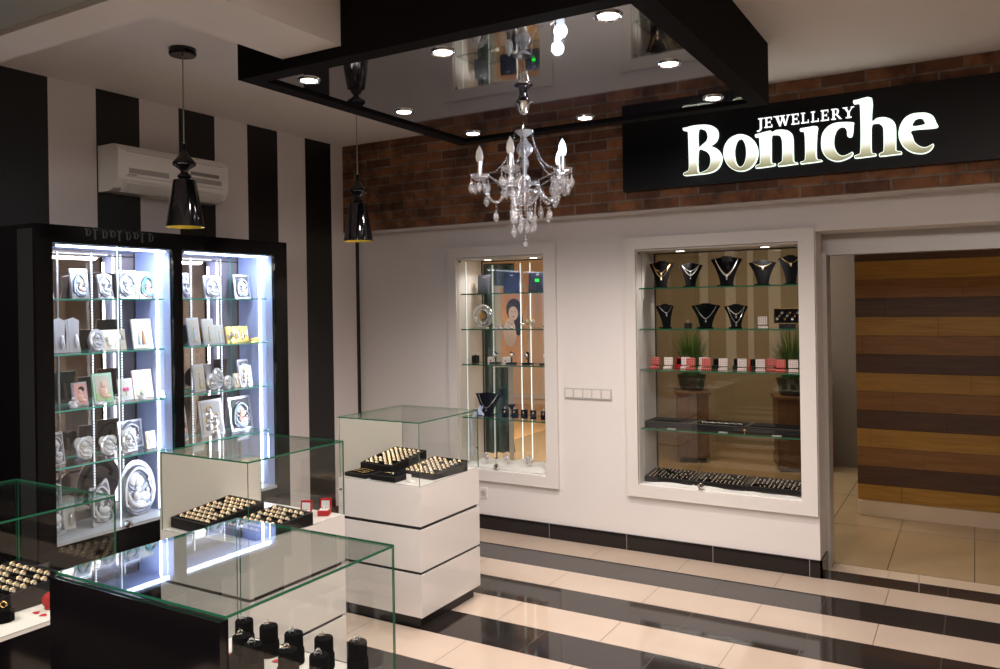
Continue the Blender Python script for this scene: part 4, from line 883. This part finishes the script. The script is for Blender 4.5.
# ================================================================ wall showcases
def showcase(n, label, X0, X1, Z0, Z1, shelves, seam, rails, back):
    t = thing('showcase_window', label, 'showcase', (X0, 0, Z0)); w_, h_ = X1-X0, Z1-Z0; fw = .082 if n == 1 else .08
    fr = MB('frame')
    O = [(-fw, -fw), (w_+fw+.014, -fw), (w_+fw+.014, h_+fw), (-fw, h_+fw)]; I = [(0, 0), (w_, 0), (w_, h_), (0, h_)]
    for k in range(4):
        a, b_, c, d = O[k], O[(k+1) % 4], I[(k+1) % 4], I[k]
        g = .0008
        fr.prism([a, b_, c, d], -.028, -.001)
    build('casing', fr, t)
    for k in range(4):     # mitre lines
        pass
    build('niche_side', MB('wall').box((0, 0, 0), (.003, .345, h_)), t); build('niche_side', MB('wall').box((w_-.003, 0, 0), (w_, .345, h_)), t)
    build('niche_floor', MB('cloth').box((.003, 0, 0), (w_-.003, .345, .004)), t)
    build('niche_top', MB('frame').box((.003, 0, h_-.012), (w_-.003, .345, h_-.002)), t)
    build('back_pane', MB(back, 'mirror_edge').pane((.003, .352, 0), (w_-.003, .358, h_)).box((0, .345, 0), (.014, .351, h_), 1).box((0, .345, h_-.02), (w_, .351, h_-.008), 1), t)
    for zs in shelves: build('glass_shelf', MB('glass', 'edge').pane((.006, .03, zs-Z0-.008), (w_-.006, .335, zs-Z0)), t)
    build('glass_door', MB('glass', 'edge').pane((.001, .006, 0), (seam-X0+.01, .010, h_-.014)), t); build('glass_door', MB('glass', 'edge').pane((seam-X0-.01, .014, 0), (w_-.001, .018, h_-.014)), t)
    for xr, yr, sd in rails:
        s = MB('ledw', 'grey')
        if sd: 
            s.box((.003, yr-.007, .02), (.006, yr+.007, h_-.03), 1)
            for k in range(int(h_/.017)-3): s.box((.006, yr-.004, .03+k*.017), (.008, yr+.004, .03+k*.017+.009))
        else:
            s.box((xr-X0-.0042, .336, .02), (xr-X0+.0042, .345, h_-.05), 1)
            for k in range(int(h_/.017)-4): s.box((xr-X0-.0030, .333, .03+k*.017), (xr-X0+.0030, .336, .03+k*.017+(.009 if n == 2 or xr < 1.2 else .017)))
        if n == 2: s.mats[0] = M['frame']
        build('slotted_rail', s, t)
    for k, xr in enumerate((.25, .78)):
        x = w_*xr
        d = build('recessed_lamp', MB('lamp', 'chrome').cyl((x, .14, h_-.016), .032, .004, 20).torus((x, .14, h_-.014), .035, .004, 20, 6, 1), t)
        light('SPOT', 'showcase_spot', (X0+x, .14, Z1-.03), 6.5 if n == 1 else 10, (1, .92, .84), .03, spot=math.radians(150), blend=.9)
    for px in (.005, w_-.02): build('door_bracket', MB('plastic_d').box((px, .001, h_-.034), (px+.016, .022, h_-.016)), t)
    build('lock', MB('chrome', 'black').lathe([(.02, 0), (.022, .008), (.016, .022), (0, .026)], (seam-X0+.01, .004, .03), n=16, ax='Y'), t)
    return t
showcase(1, 'narrow white framed lit showcase window in the middle of the back wall', *W1, (1.79, 1.517, 1.244, .835), 1.30, ((0, .11, 1), (1.098, 0, 0), (1.354, 0, 0), (1.44, 0, 0)), 'glass')
showcase(2, 'wide white framed showcase window with jewellery busts beside the doorway', *W2, (1.80, 1.52, 1.242, .839), 2.86, ((0, .09, 1),), 'bronze')

# necklace busts
def bust(label, x, z, w, h, ang=0., mt='velvet', group='black necklace busts', neck=True, y=.17):
    t = thing('necklace_bust', label, 'necklace bust', (x, y, z+.001), ang, group)
    b = MB(mt); rows = 9; colsn = 12; front = []; n = colsn+1
    vs = []
    for j in range(rows+1):
        v = j/rows; wv = w*(.40+.60*v**1.7)/2
        for i in range(n):
            u = -1+2*i/colsn; top = h*(.90+.10*(1-abs(u)) if neck else .96-.06*abs(u))
            zz_ = top*v; yy_ = -.03*(1-u*u)*(.4+.6*v)-.035*(1-v)+.03*v
            vs.append((u*wv, yy_, zz_))
    m = len(vs); vs += [(a, b_+.012, c) for a, b_, c in vs]; fs = []
    for j in range(rows):
        for i in range(colsn):
            q = j*n+i; fs += [(q, q+1, q+n+1, q+n), (m+q, m+q+n, m+q+n+1, m+q+1)]
    for i in range(colsn): fs += [(i, m+i, m+i+1, i+1), (rows*n+i, rows*n+i+1, m+rows*n+i+1, m+rows*n+i)]
    for j in range(rows): fs += [(j*n, j*n+n, m+j*n+n, m+j*n), (j*n+colsn, m+j*n+colsn, m+j*n+n+colsn, j*n+n+colsn)]
    b.add(vs, fs, 0, True); build('bust_board', b, t)
    if neck: build('neck', MB(mt).lathe([(w*.22, h*.78), (w*.20, h*.9), (w*.16, h*1.0), (0, h*1.01)], (0, .022, 0), n=18), t)
    build('bust_foot', MB(mt).box((-w*.3, -.05, 0), (w*.24, .035, .008)), t)
    return t
def necklace(label, x, z, w, h, drop, style='silver', ang=0., y=.17, group='necklaces on the black busts', r=.0022, pend=True):
    b = MB(style, 'crystal' if style == 'silver' else 'pearl'); pts = []
    for i in range(17):
        u = -1+2*i/16; xx = u*w*.36; zz_ = h*(.93-.02*abs(u))-drop*(1-abs(u)**1.6)
        v = zz_/h; pts.append((xx, -.03*(1-u*u)*(.4+.6*v)-.035*(1-v)+.03*v-.006, zz_))
    b.tube(pts, r*.75, 5)
    if pend: p = pts[8]; b.sph((p[0], p[1]-.003, p[2]-.008), (.006, .004, .010), 1, 8, 6); b.sph((p[0], p[1]-.003, p[2]-.02), (.004, .003, .005), 0, 6, 5)
    return one('necklace', b, label, 'necklace', (x, y, z+.001), ang, group)
s1, s2, s3, s4 = 1.80, 1.52, 1.242, .839
BB = [(2.566, s1, .175, .185, 'leftmost necklace bust on the top shelf of the wide showcase', [('gold', .10, .0035), ('gold', .07, .002)]),
      (2.772, s1, .160, .165, 'second necklace bust on the top shelf of the wide showcase', [('silver', .075, .004), ('silver', .045, .003)]),
      (3.016, s1, .205, .200, 'tallest necklace bust in the middle of the top shelf', [('pearl', .11, .003), ('silver', .12, .003)]),
      (3.25, s1, .175, .165, 'fourth necklace bust on the top shelf, with a short wide collar', [('gold', .035, .003), ('silver', .03, .002)]),
      (3.425, s1, .150, .190, 'rightmost necklace bust on the top shelf, cut by the window frame', [('gold', .04, .003)]),
      (2.592, s2, .125, .168, 'leftmost necklace bust on the second shelf', [('silver', .05, .0018)]),
      (2.872, s2, .195, .168, 'wide necklace bust in the middle of the second shelf', [('silver', .09, .0018)]),
      (3.074, s2, .155, .160, 'right necklace bust on the second shelf, with two chains', [('silver', .11, .0018), ('silver', .055, .0018)])]
for i, (x, z, w_, h_, lb, ns) in enumerate(BB):
    an = .25 if i != 5 else .55
    bust('black velvet, '+lb, x, z, w_, h_, an)
    for k, (stl, dr_, r_) in enumerate(ns):
        who = ['leftmost top shelf', 'second top shelf', 'tallest top shelf', 'fourth top shelf', 'rightmost top shelf', 'leftmost second shelf', 'wide second shelf', 'right second shelf'][i]
        necklace('%s necklace%s on the %s bust in the wide showcase' % (stl, (', the longer one,' if dr_ == max(q[1] for q in ns) else ', the shorter one,') if len(ns) > 1 else '', who), x, z, w_, h_, dr_, stl, an, r=r_)
t = thing('ring_box', 'small black cube ring box between two busts on the second shelf', 'ring box', (2.754, .15, s2+.001)); build('box_base', MB('tray').bbox((-.02, -.02, 0), (.02, .02, .036), .003), t)
b = MB('silver'); b.torus((0, 0, 0), .008, .002, 12, 6, 0, 'Y'); b.sph((0, 0, .009), .004); one('ring', b, 'silver ring on the small black cube box', 'ring', (2.754, .15, s2+.047))
t = thing('jewellery_display', 'black framed tray of jewellery standing upright at the right of the second shelf', 'jewellery display', (3.40, .17, s2+.001), .1)
build('display_frame', MB('gold', 'velvet').box((-.085, 0, .03), (.085, .012, .13)).box((-.08, -.002, .035), (.08, .001, .125), 1), t); build('display_foot', MB('tray').box((-.05, -.03, 0), (.05, .03, .03)), t)
b = MB('silver', 'gold')
for k in range(9): b.torus((-.062+k*.0155, -.005, .06+.02*(k % 3)), .006, .0012, 10, 5, k % 2, 'Y')
tag(build('earrings', b, t), 'small gold and silver earrings')
PB = [(2.520, 'r', 'first from the left', .13), (2.612, 'w', 'second from the left', .14), (2.718, 'w', 'third from the left', .19), (2.775, 'r', 'fourth from the left, in front', .12), (2.838, 'w', 'fifth from the left, behind', .20), (2.882, 'r', 'sixth from the left, in front', .12), (2.990, 'w', 'first one right of the door seam', .14), (3.115, 'w', 'second one right of the door seam', .14), (3.232, 'w', 'third one right of the door seam', .14), (3.285, 'r', 'standing behind the third white one', .21), (3.362, 'r', 'second from the right end', .13), (3.438, 'w', 'at the right end', .14)]
for x, c, lb, y in PB:
    ringbox('%s polka dot ring box, %s, third shelf' % ('red' if c == 'r' else 'white', lb), (x, y, s3+.001), .2, 'polka_'+c, 'polka_'+c, 1.25, 'polka dot ring boxes on the third shelf')
ringbox('open white polka dot ring box standing alone on the second shelf', (3.250, .15, s2+.001), .25, 'polka_w', 'palew', 1.25)
for x, c, lb in ((2.66, 'red', 'dark red ring box behind the second polka dot box'), (3.165, 'red', 'dark red ring box behind the white box in the middle'), (2.92, 'tray', 'black ring box behind the sixth polka dot box'), (3.06, 'tray', 'black ring box between two white polka dot boxes'), (3.18, 'tray', 'black ring box left of the third white box'), (3.325, 'tray', 'black ring box left of the red box near the right end'), (2.955, 'tray', 'low black ring box beside the door seam')):
    ringbox(lb+' on the third shelf', (x, .235, s3+.001), .1, c, 'velvet', 1.15 if 'low' not in lb else .8, 'plain ring boxes at the back of the third shelf')
# closed flat trays on the fourth shelf, each with a small silver plate
for k, (x, lb) in enumerate(((2.625, 'left'), (2.975, 'middle'), (3.315, 'right'))):
    t = thing('jewellery_tray', '%s one of the three long black trays on the fourth shelf of the wide showcase' % lb, 'jewellery tray', (x, .20, s4+.001), .0, 'long black trays on the fourth shelf')
    build('tray_body', MB('tray').bbox((-.168, -.11, 0), (.168, .11, .042), .004), t); build('velvet_pad', MB('velvet').box((-.155, -.098, .042), (.155, .098, .044)), t)
    b = MB('grey'); b.box((-.028, -.012, 0), (.028, .012, .004)); one('name_plate', b, 'small silver plate in front of the %s long black tray' % lb, 'plate', (x+.03, .065, s4+.001), 0, 'small silver plates on the fourth shelf')
b = MB('silver')
for k in range(22): b.sph((-.13+k*.0125, .0+.01*sin(k*1.7), .002), (.005, .004, .004), 0, 6, 4)
one('bracelet', b, 'silver chain bracelets lying on the middle long black tray', 'bracelet', (2.975, .15, s4+.048))
b = MB('gold', 'crystal'); b.lathe([(.006, 0), (.002, .004), (.002, .016), (.010, .022), (.006, .03), (0, .034)], n=8, m=0); one('trinket', b, 'tiny sparkling trinket between the middle and right trays', 'ornament', (3.145, .06, s4+.001))
# bottom of the wide showcase
rest = []
for k, (x, lb) in enumerate(((2.628, 'left'), (2.975, 'middle'), (3.315, 'right'))):
    t, pos, tl = rings_tray('ring_tray', '%s ring tray on the white cloth at the bottom of the wide showcase' % lb, (x, .17, W2[2]+.012), 0, .335, .22, .10, 11, 6, .012)
    rest += place_rings([p for p in pos if R.random() > .12], 0, tl, 'ring in the %s tray at the bottom of the wide showcase' % lb, 'rings in the %s tray at the bottom of the wide showcase' % lb, limit=22, sc_=.42)
b = MB('gold', 'pearl', 'silver')
for p in rest: b.torus(p, .0045, .0014, 8, 4, R.randrange(3), 'Y'); b.sph((p[0], p[1], p[2]+.005), .0026, R.randrange(1, 3), 5, 4)
o = build('small_rings', b); tag(o, 'small sparkling rings filling the back rows of the bottom trays', 'rings', kind='stuff')
def cloth(x0, x1, y0, y1, z, seed, nm, lb, mt='cloth', amp=.006):
    q = random.Random(seed); b = MB(mt); nx, ny = 40, 10; vs = []; fs = []
    ph = [q.uniform(0, 6) for _ in range(6)]
    for j in range(ny+1):
        for i in range(nx+1):
            u, v = i/nx, j/ny; e = min(u, 1-u, v, 1-v)
            vs.append((x0+(x1-x0)*u+.004*sin(v*9+ph[0]), y0+(y1-y0)*v+.006*sin(u*17+ph[1]), z+max(0, amp*(1+sin(u*23+ph[2]+3*sin(v*5))*.5+.5*sin(v*12+u*8+ph[3])))*min(1, e*12)))
    for j in range(ny):
        for i in range(nx): fs.append((j*(nx+1)+i, j*(nx+1)+i+1, (j+1)*(nx+1)+i+1, (j+1)*(nx+1)+i))
    b.add(vs, fs, 0, True); return one(nm, b, lb, 'cloth')
cloth(2.45, 3.48, .022, .33, W2[2]+.005, 3, 'cloth', 'crumpled white cloth under the ring trays in the wide showcase', amp=.010)
cloth(.994, 1.734, .024, .332, W1[2]+.006, 5, 'cloth', 'crumpled white cloth on the floor of the narrow showcase', amp=.020)

# narrow showcase contents
g1, g2, g3, g4, g5 = 1.79, 1.517, 1.244, .835, W1[2]+.03
for x, w_, h_, mt, lb in ((1.114, .105, .148, 'boxgrey', 'grey leaning jewellery box at the left of the narrow showcase top shelf'), (1.361, .13, .158, 'navy', 'dark navy jewellery box in the middle of the narrow showcase top shelf'), (1.588, .14, .155, 'navy', 'dark navy jewellery box at the right of the narrow showcase top shelf')):
    t = thing('jewellery_box', lb, 'jewellery box', (x, .17, g1+.001), .2)
    build('box_panel', MB(mt).T((0, 0, .001), rx=-.13).bbox((-w_/2, 0, 0), (w_/2, .022, h_), .004), t)
    build('badge', MB('silver').T((0, 0, .001), rx=-.13).box((-.012, -.001, h_*.84), (.012, .0005, h_*.88)), t)
    build('prop', MB('boxgrey').box((-.02, .02, 0), (.02, .06, .05)), t)
one('indicator_lamp', MB('exitg').box((-.014, 0, 0), (.014, .004, .018)), 'small glowing green indicator light on the right navy box', 'lamp', (1.60, .148, g1+.082), .2)
t = thing('crystal_clock', 'round crystal and silver ornament ring on the narrow showcase second shelf', 'ornament', (1.106, .17, g2+.001))
b = MB('crystal', 'silver'); b.torus((0, 0, .098), .068, .018, 28, 8, 0, 'Y'); b.torus((0, -.004, .098), .045, .006, 28, 6, 1, 'Y'); b.torus((0, -.004, .098), .088, .003, 28, 6, 1, 'Y'); build('crystal_ring', b, t)
build('clock_centre', MB('gold', 'boxgrey').lathe([(.022, 0), (.026, .004), (.026, .01)], (0, 0, .098), n=24, ax='Y'), t); build('foot', MB('silver').box((-.04, -.02, 0), (.04, .02, .010)), t)
def glassware(lb, x, z, s_, m='crystal', grp=None, am=False):
    t = thing('glass_cup', lb, 'glass', (x, .16, z+.001), 0, grp)
    build('bowl', MB(m).lathe([(.016*s_, 0), (.017*s_, .002), (.004*s_, .008*s_), (.004*s_, .02*s_), (.018*s_, .035*s_), (.020*s_, .06*s_), (.018*s_, .06*s_), (.015*s_, .036*s_), (.002, .026*s_)], n=14, cap=False), t)
    if am: build('contents', MB('amber').sph((0, 0, .042*s_), (.013*s_, .013*s_, .012*s_)), t)
for k, x in enumerate((1.235, 1.285, 1.335, 1.39)):
    t = thing('crystal_charm', '%s of the four little crystal charms on the narrow showcase second shelf' % ('first', 'second', 'third', 'fourth')[k], 'ornament', (x, .13, g2+.001), 0, 'crystal charms on the second shelf')
    build('charm_body', MB('crystal', 'silver').lathe([(.016, 0), (.018, .02), (.012, .034), (.016, .04), (0, .042)], n=8, smooth=False).box((-.018, -.018, 0), (.018, .018, .006), 1), t)
b = MB('crystal', 'silver', 'pic_gold'); q = random.Random(2)
for k in range(16): b.sph((q.uniform(-.045, .045), q.uniform(-.03, .03), q.uniform(.01, .07)), q.uniform(.008, .014), k % 2, 7, 5)
for k in range(5): b.tube([(0, 0, .02), (q.uniform(-.05, .05), q.uniform(-.02, .02), q.uniform(.07, .10))], .002, 5, 2)
one('crystal_bouquet', b, 'cluster of crystal and silver flowers at the right of the second shelf', 'ornament', (1.515, .15, g2+.001))
b = MB('crystal', 'silver'); b.sph((0, 0, .018), .018, 0, 10, 7); b.lathe([(.012, 0), (.012, .006)], n=12, m=1); one('crystal_ball', b, 'small crystal ball at the right end of the second shelf', 'ornament', (1.655, .15, g2+.001))
t = thing('watch_box', 'small black box on the left of the narrow showcase third shelf', 'box', (1.036, .16, g3+.001)); build('box_body', MB('tray').bbox((-.024, -.02, 0), (.024, .02, .06), .003), t); build('knob', MB('gold').sph((0, 0, .066), .006), t)
def watchstand(lb, x, rz=0.):
    t = thing('watch_stand', lb, 'watch stand', (x, .16, g3+.001), rz, 'dark watch stands on the third shelf')
    build('stand_base', MB('navy').bbox((-.04, -.025, 0), (.04, .03, .01), .002), t)
    build('stand_arm', MB('navy').tube([(0, .01, .01), (0, .015, .05), (.006, -.005, .085), (.025, -.01, .075)], .006, 8), t)
    b = MB('boxgrey', 'silver'); b.torus((0, 0, 0), .026, .005, 20, 6, 0, 'X'); b.lathe([(.015, 0), (.016, .006), (.013, .008)], (0, -.026, 0), n=18, m=1, ax='Y'); 
    one('wristwatch', b, 'wristwatch on the '+lb, 'watch', (x+.004, .155, g3+.068), rz+.3, 'wristwatches on the third shelf')
watchstand('dark watch stand in the middle of the narrow showcase third shelf', 1.36, .3); watchstand('dark watch stand right of the middle on the third shelf', 1.50, -.2); watchstand('dark watch stand at the right end of the third shelf', 1.65, .2)
watchstand('dark watch stand left of the middle on the third shelf', 1.215, .1)
for x, lb in ((1.15, 'small white box behind the left watch stand'), (1.285, 'small white box with a red mark between the watch stands')):
    t = thing('gift_box', lb+' on the third shelf', 'box', (x, .22, g3+.001)); build('box_body', MB('cloth').bbox((-.028, -.02, 0), (.028, .02, .045), .002), t); build('mark', MB('redg').box((-.006, -.0215, .012), (.006, -.0205, .024)), t)
bust('large navy necklace bust on the fourth shelf of the narrow showcase', 1.135, g4, .225, .185, .2, 'navy', None, False)
necklace('silver necklace with a gold drop on the large navy bust', 1.135, g4, .225, .185, .11, 'silver', .2, group=None)
for k, x in enumerate((1.318, 1.402, 1.482, 1.560, 1.652)):
    t = thing('earring_stand', '%s of the row of small navy jewellery boxes on the narrow showcase fourth shelf' % ('first', 'second', 'third', 'fourth', 'fifth')[k], 'jewellery stand', (x, .13, g4+.001), .35 if k == 3 else .1, 'small navy jewellery boxes on the fourth shelf')
    build('box_body', MB('navy').bbox((-.022, -.015, 0), (.022, .02, .066), .003), t); build('jewel', MB('gold', 'silver').sph((0, -.017, .045), (.007, .004, .010)).torus((0, 0, .074), .009, .002, 12, 5, 1, 'Y'), t)
b = MB('navy', 'gold'); b.lathe([(.02, 0), (.006, .01), (.005, .05), (.03, .085), (.034, .09), (0, .095)], n=14); b.sph((0, -.02, .05), .007, 1); one('jewellery_tree', b, 'taller navy jewellery stand right of the large navy bust', 'jewellery stand', (1.335, .2, g4+.001))
q = random.Random(11); b = MB('tulle'); vs = []; fs = []
for j in range(7):
    for i in range(13):
        a = 2*PI*i/12; r_ = .055*(1-j/7)+.012; r_ *= 1+.35*sin(a*4+j); vs.append((r_*cos(a), r_*.6*sin(a), .075*j/6+.008*sin(a*5)))
for j in range(6):
    for i in range(12): fs.append((j*13+i, j*13+i+1, (j+1)*13+i+1, (j+1)*13+i))
b.add(vs, fs, 0, False); b.tube([(-.01, -.06, .02), (-.03, -.118, -.02), (-.02, -.118, -.12), (-.035, -.116, -.2), (-.02, -.116, -.3)], [.012, .012, .012, .010, .012], 7)
one('tulle_bow', b, 'blue white tulle bow trailing off the left of the fourth shelf', 'ribbon', (1.092, .155, g4+.001))
for k, (x, y) in enumerate(((1.10, .2), (1.15, .12), (1.265, .2), (1.325, .13), (1.47, .2), (1.535, .13), (1.66, .18))):
    t = thing('glass_cup', '%s little glass cup with amber filling from the left on the narrow showcase floor' % ('first', 'second', 'third', 'fourth', 'fifth', 'sixth', 'seventh')[k], 'glass', (x, y, g5), 0, 'amber filled glass cups on the white cloth')
    build('cup', MB('crystal').lathe([(.014, 0), (.016, .002), (.004, .008), (.004, .016), (.018, .03), (.022, .058), (.020, .058), (.015, .031), (.002, .022)], n=14, cap=False), t); build('filling', MB('amber').sph((0, 0, .036), (.013, .013, .010)), t)

# things seen through the showcases
def pedestal(x, y, lb):
    t = thing('wooden_pedestal', 'tall brown wooden pedestal '+lb, 'pedestal', (x, y, 0), .35)
    build('plinth', MB('blackm').box((-.14, -.14, 0), (.14, .14, .05)), t)
    build('column', MB('pedwood').bbox((-.165, -.165, .05), (.165, .165, .72), .004), t); build('top_board', MB('pedwood').bbox((-.185, -.185, .72), (.185, .185, .75), .004), t)
    p = thing('potted_grass', 'grassy green potted plant standing on the pedestal '+lb, 'potted plant', (x, y, .751))
    build('pot', MB('pot').lathe([(.10, 0), (.12, .01), (.15, .16), (.155, .17), (.14, .17), (.12, .15), (0, .15)], n=20), p)
    g = MB('leaf'); q = random.Random(int(x*100))
    for k in range(260):
        a = q.uniform(0, 2*PI); l = q.uniform(.34, .62); sp_ = q.uniform(.05, .34)*(1 if q.random() > .3 else .4); r0 = q.uniform(0, .10); w_ = .006
        pts = []
        for j in range(5):
            u = j/4; rr = r0+sp_*u**1.6; zz_ = .15+l*u-.22*sp_/.34*u**3*l*2; pts.append((rr*cos(a), rr*sin(a), zz_))
        n_ = (-sin(a)*w_, cos(a)*w_)
        vs = []
        for j, p_ in enumerate(pts): s_ = 1-j/4*.9; vs += [(p_[0]-n_[0]*s_, p_[1]-n_[1]*s_, p_[2]), (p_[0]+n_[0]*s_, p_[1]+n_[1]*s_, p_[2])]
        g.add(vs, [(2*j, 2*j+1, 2*j+3, 2*j+2) for j in range(4)])
    build('foliage', g, p)
wp = MB('soffit')  # pale boxes painted in for stripes reflected in the glass
for xx, ww in ((1.55, .10), (1.86, .12), (2.12, .07), (2.36, .14)): wp.box((xx, 4.485, .9), (xx+ww, 4.5, 2.6))
struct('stripe_reflections', wp)
t = thing('added_counter', 'added unseen black counter that darkens the reflection in the foreground case', 'counter', (.65, -6.0, 0))  # out of view, added so the black end panel reflects something dark
build('added_counter_body', MB('black').bbox((-.6, -1.0, .06), (.6, 1.0, .92), .004), t); build('plinth', MB('blackm').box((-.57, -.97, 0), (.57, .97, .06)), t); build('added_counter_top', MB('black').bbox((-.62, -1.02, .92), (.62, 1.02, .95), .004), t)
pedestal(1.80, 3.30, 'on the left behind the wide showcase'); pedestal(2.84, 3.25, 'on the right behind the wide showcase')
# woman poster and dark drape in the warm room behind the narrow showcase
t = thing('wall_poster', 'tall poster of a dark haired woman on an orange ground behind the narrow showcase', 'poster', (1.09, .62, 1.2), .55)
build('poster_board', MB('pic_cream', 'peach').box((-.13, 0, -.02), (.13, .012, .66)).box((-.075, -.002, .0), (.125, .001, .64), 1), t)
b = MB('hair', 'face', 'magenta', 'pic_dark'); b.sph((.035, -.003, .46), (.065, .006, .09), 0, 16, 10); b.sph((.07, -.003, .36), (.04, .005, .12), 0, 12, 8); b.sph((.03, -.006, .43), (.042, .006, .062), 1, 16, 10)
b.sph((-.0, -.004, .27), (.055, .004, .12), 1, 12, 8); b.sph((.026, -.012, .400), (.010, .002, .004), 2, 8, 5); b.sph((.015, -.012, .44), (.007, .002, .003), 3, 6, 4); b.sph((.045, -.012, .44), (.007, .002, .003), 3, 6, 4)
build('portrait', b, t)
build('poster_stand', MB('grey').box((-.02, .012, -1.2), (.02, .03, .5)).box((-.15, -.1, -1.2), (.15, .15, -1.185)), t)
b = MB('teal'); vs = []; fs = []
for j in range(13):
    for i in range(21): vs.append((-.17+.34*i/20*(1-.12*sin(j*.5)), .03*sin(i*1.3)+.01*sin(j), 1.62*j/12))
for j in range(12):
    for i in range(20): fs.append((j*21+i, j*21+i+1, (j+1)*21+i+1, (j+1)*21+i))
b.add(vs, fs, 0, True); t = one('drape', b, 'dark teal drape hanging on a stand behind the narrow showcase', 'drape', (.84, .78, .42), .55)
build('drape_stand', MB('blackm').box((-.012, .035, -.42), (.012, .06, 1.64)).box((-.18, .0, 1.6), (.18, .07, 1.64)).lathe([(.2, -.42), (.2, -.405), (.02, -.395)], n=24), t)

# ================================================================ lights
light('AREA', 'shop_fill', (5.4, -5.0, 2.96), 135, (1, .90, .83), 2.2, 2.2)  # out-of-view fill lamp added for general brightness
light('AREA', 'shop_fill', (3.2, -6.4, 2.96), 75, (1, .90, .84), 1.6, 1.6)  # second added fill, behind the camera
light('AREA', 'left_fill', (1.3, -4.9, 2.7), 55, (1, .92, .86), 1.2, 1.2)  # added fill out of view, lifts the dark left side
light('AREA', 'corridor_light', (4.7, 1.0, 2.55), 1.6, (1, .75, .45), .5, .3)
light('AREA', 'hall_light', (2.2, 2.3, 2.75), 62, (1, .90, .78), 1.2, 1.2)
light('AREA', 'room_light', (-.7, 2.5, 2.75), 120, (1, .87, .72), 1.3, 1.3)
light('AREA', 'room_light_near', (.5, 1.3, 2.75), 26, (1, .85, .66), .6, .6)
wd = bpy.data.worlds.new('World'); sc.world = wd; wd.use_nodes = True
wd.node_tree.nodes['Background'].inputs[0].default_value = (.5, .42, .38, 1); wd.node_tree.nodes['Background'].inputs[1].default_value = .3

# ================================================================ camera
cam = bpy.data.cameras.new('camera'); cam.sensor_width = 36; cam.sensor_fit = 'HORIZONTAL'; cam.lens = 29.161; cam.shift_y = -.02964; cam.clip_start = .05
co = bpy.data.objects.new('camera', cam); COL.objects.link(co)
yaw, roll = .53119, .0155
f = Vector((-sin(yaw), cos(yaw), 0)); r = Vector((cos(yaw), sin(yaw), 0)); u = Vector((0, 0, 1))
r2 = r*cos(roll)-u*sin(roll); u2 = u*cos(roll)+r*sin(roll)
mt = Matrix((r2, u2, -f)).transposed().to_4x4(); mt.translation = (4.44534, -5.24993, 1.7)
co.matrix_world = mt; sc.camera = co
sc.view_settings.view_transform = 'Standard'; sc.view_settings.look = 'None'; sc.view_settings.exposure = 0
sc.cycles.transparent_max_bounces = 32; sc.cycles.max_bounces = 10; sc.cycles.glossy_bounces = 6; sc.cycles.caustics_reflective = False; sc.cycles.caustics_refractive = False
sc.cycles.sample_clamp_indirect = 6
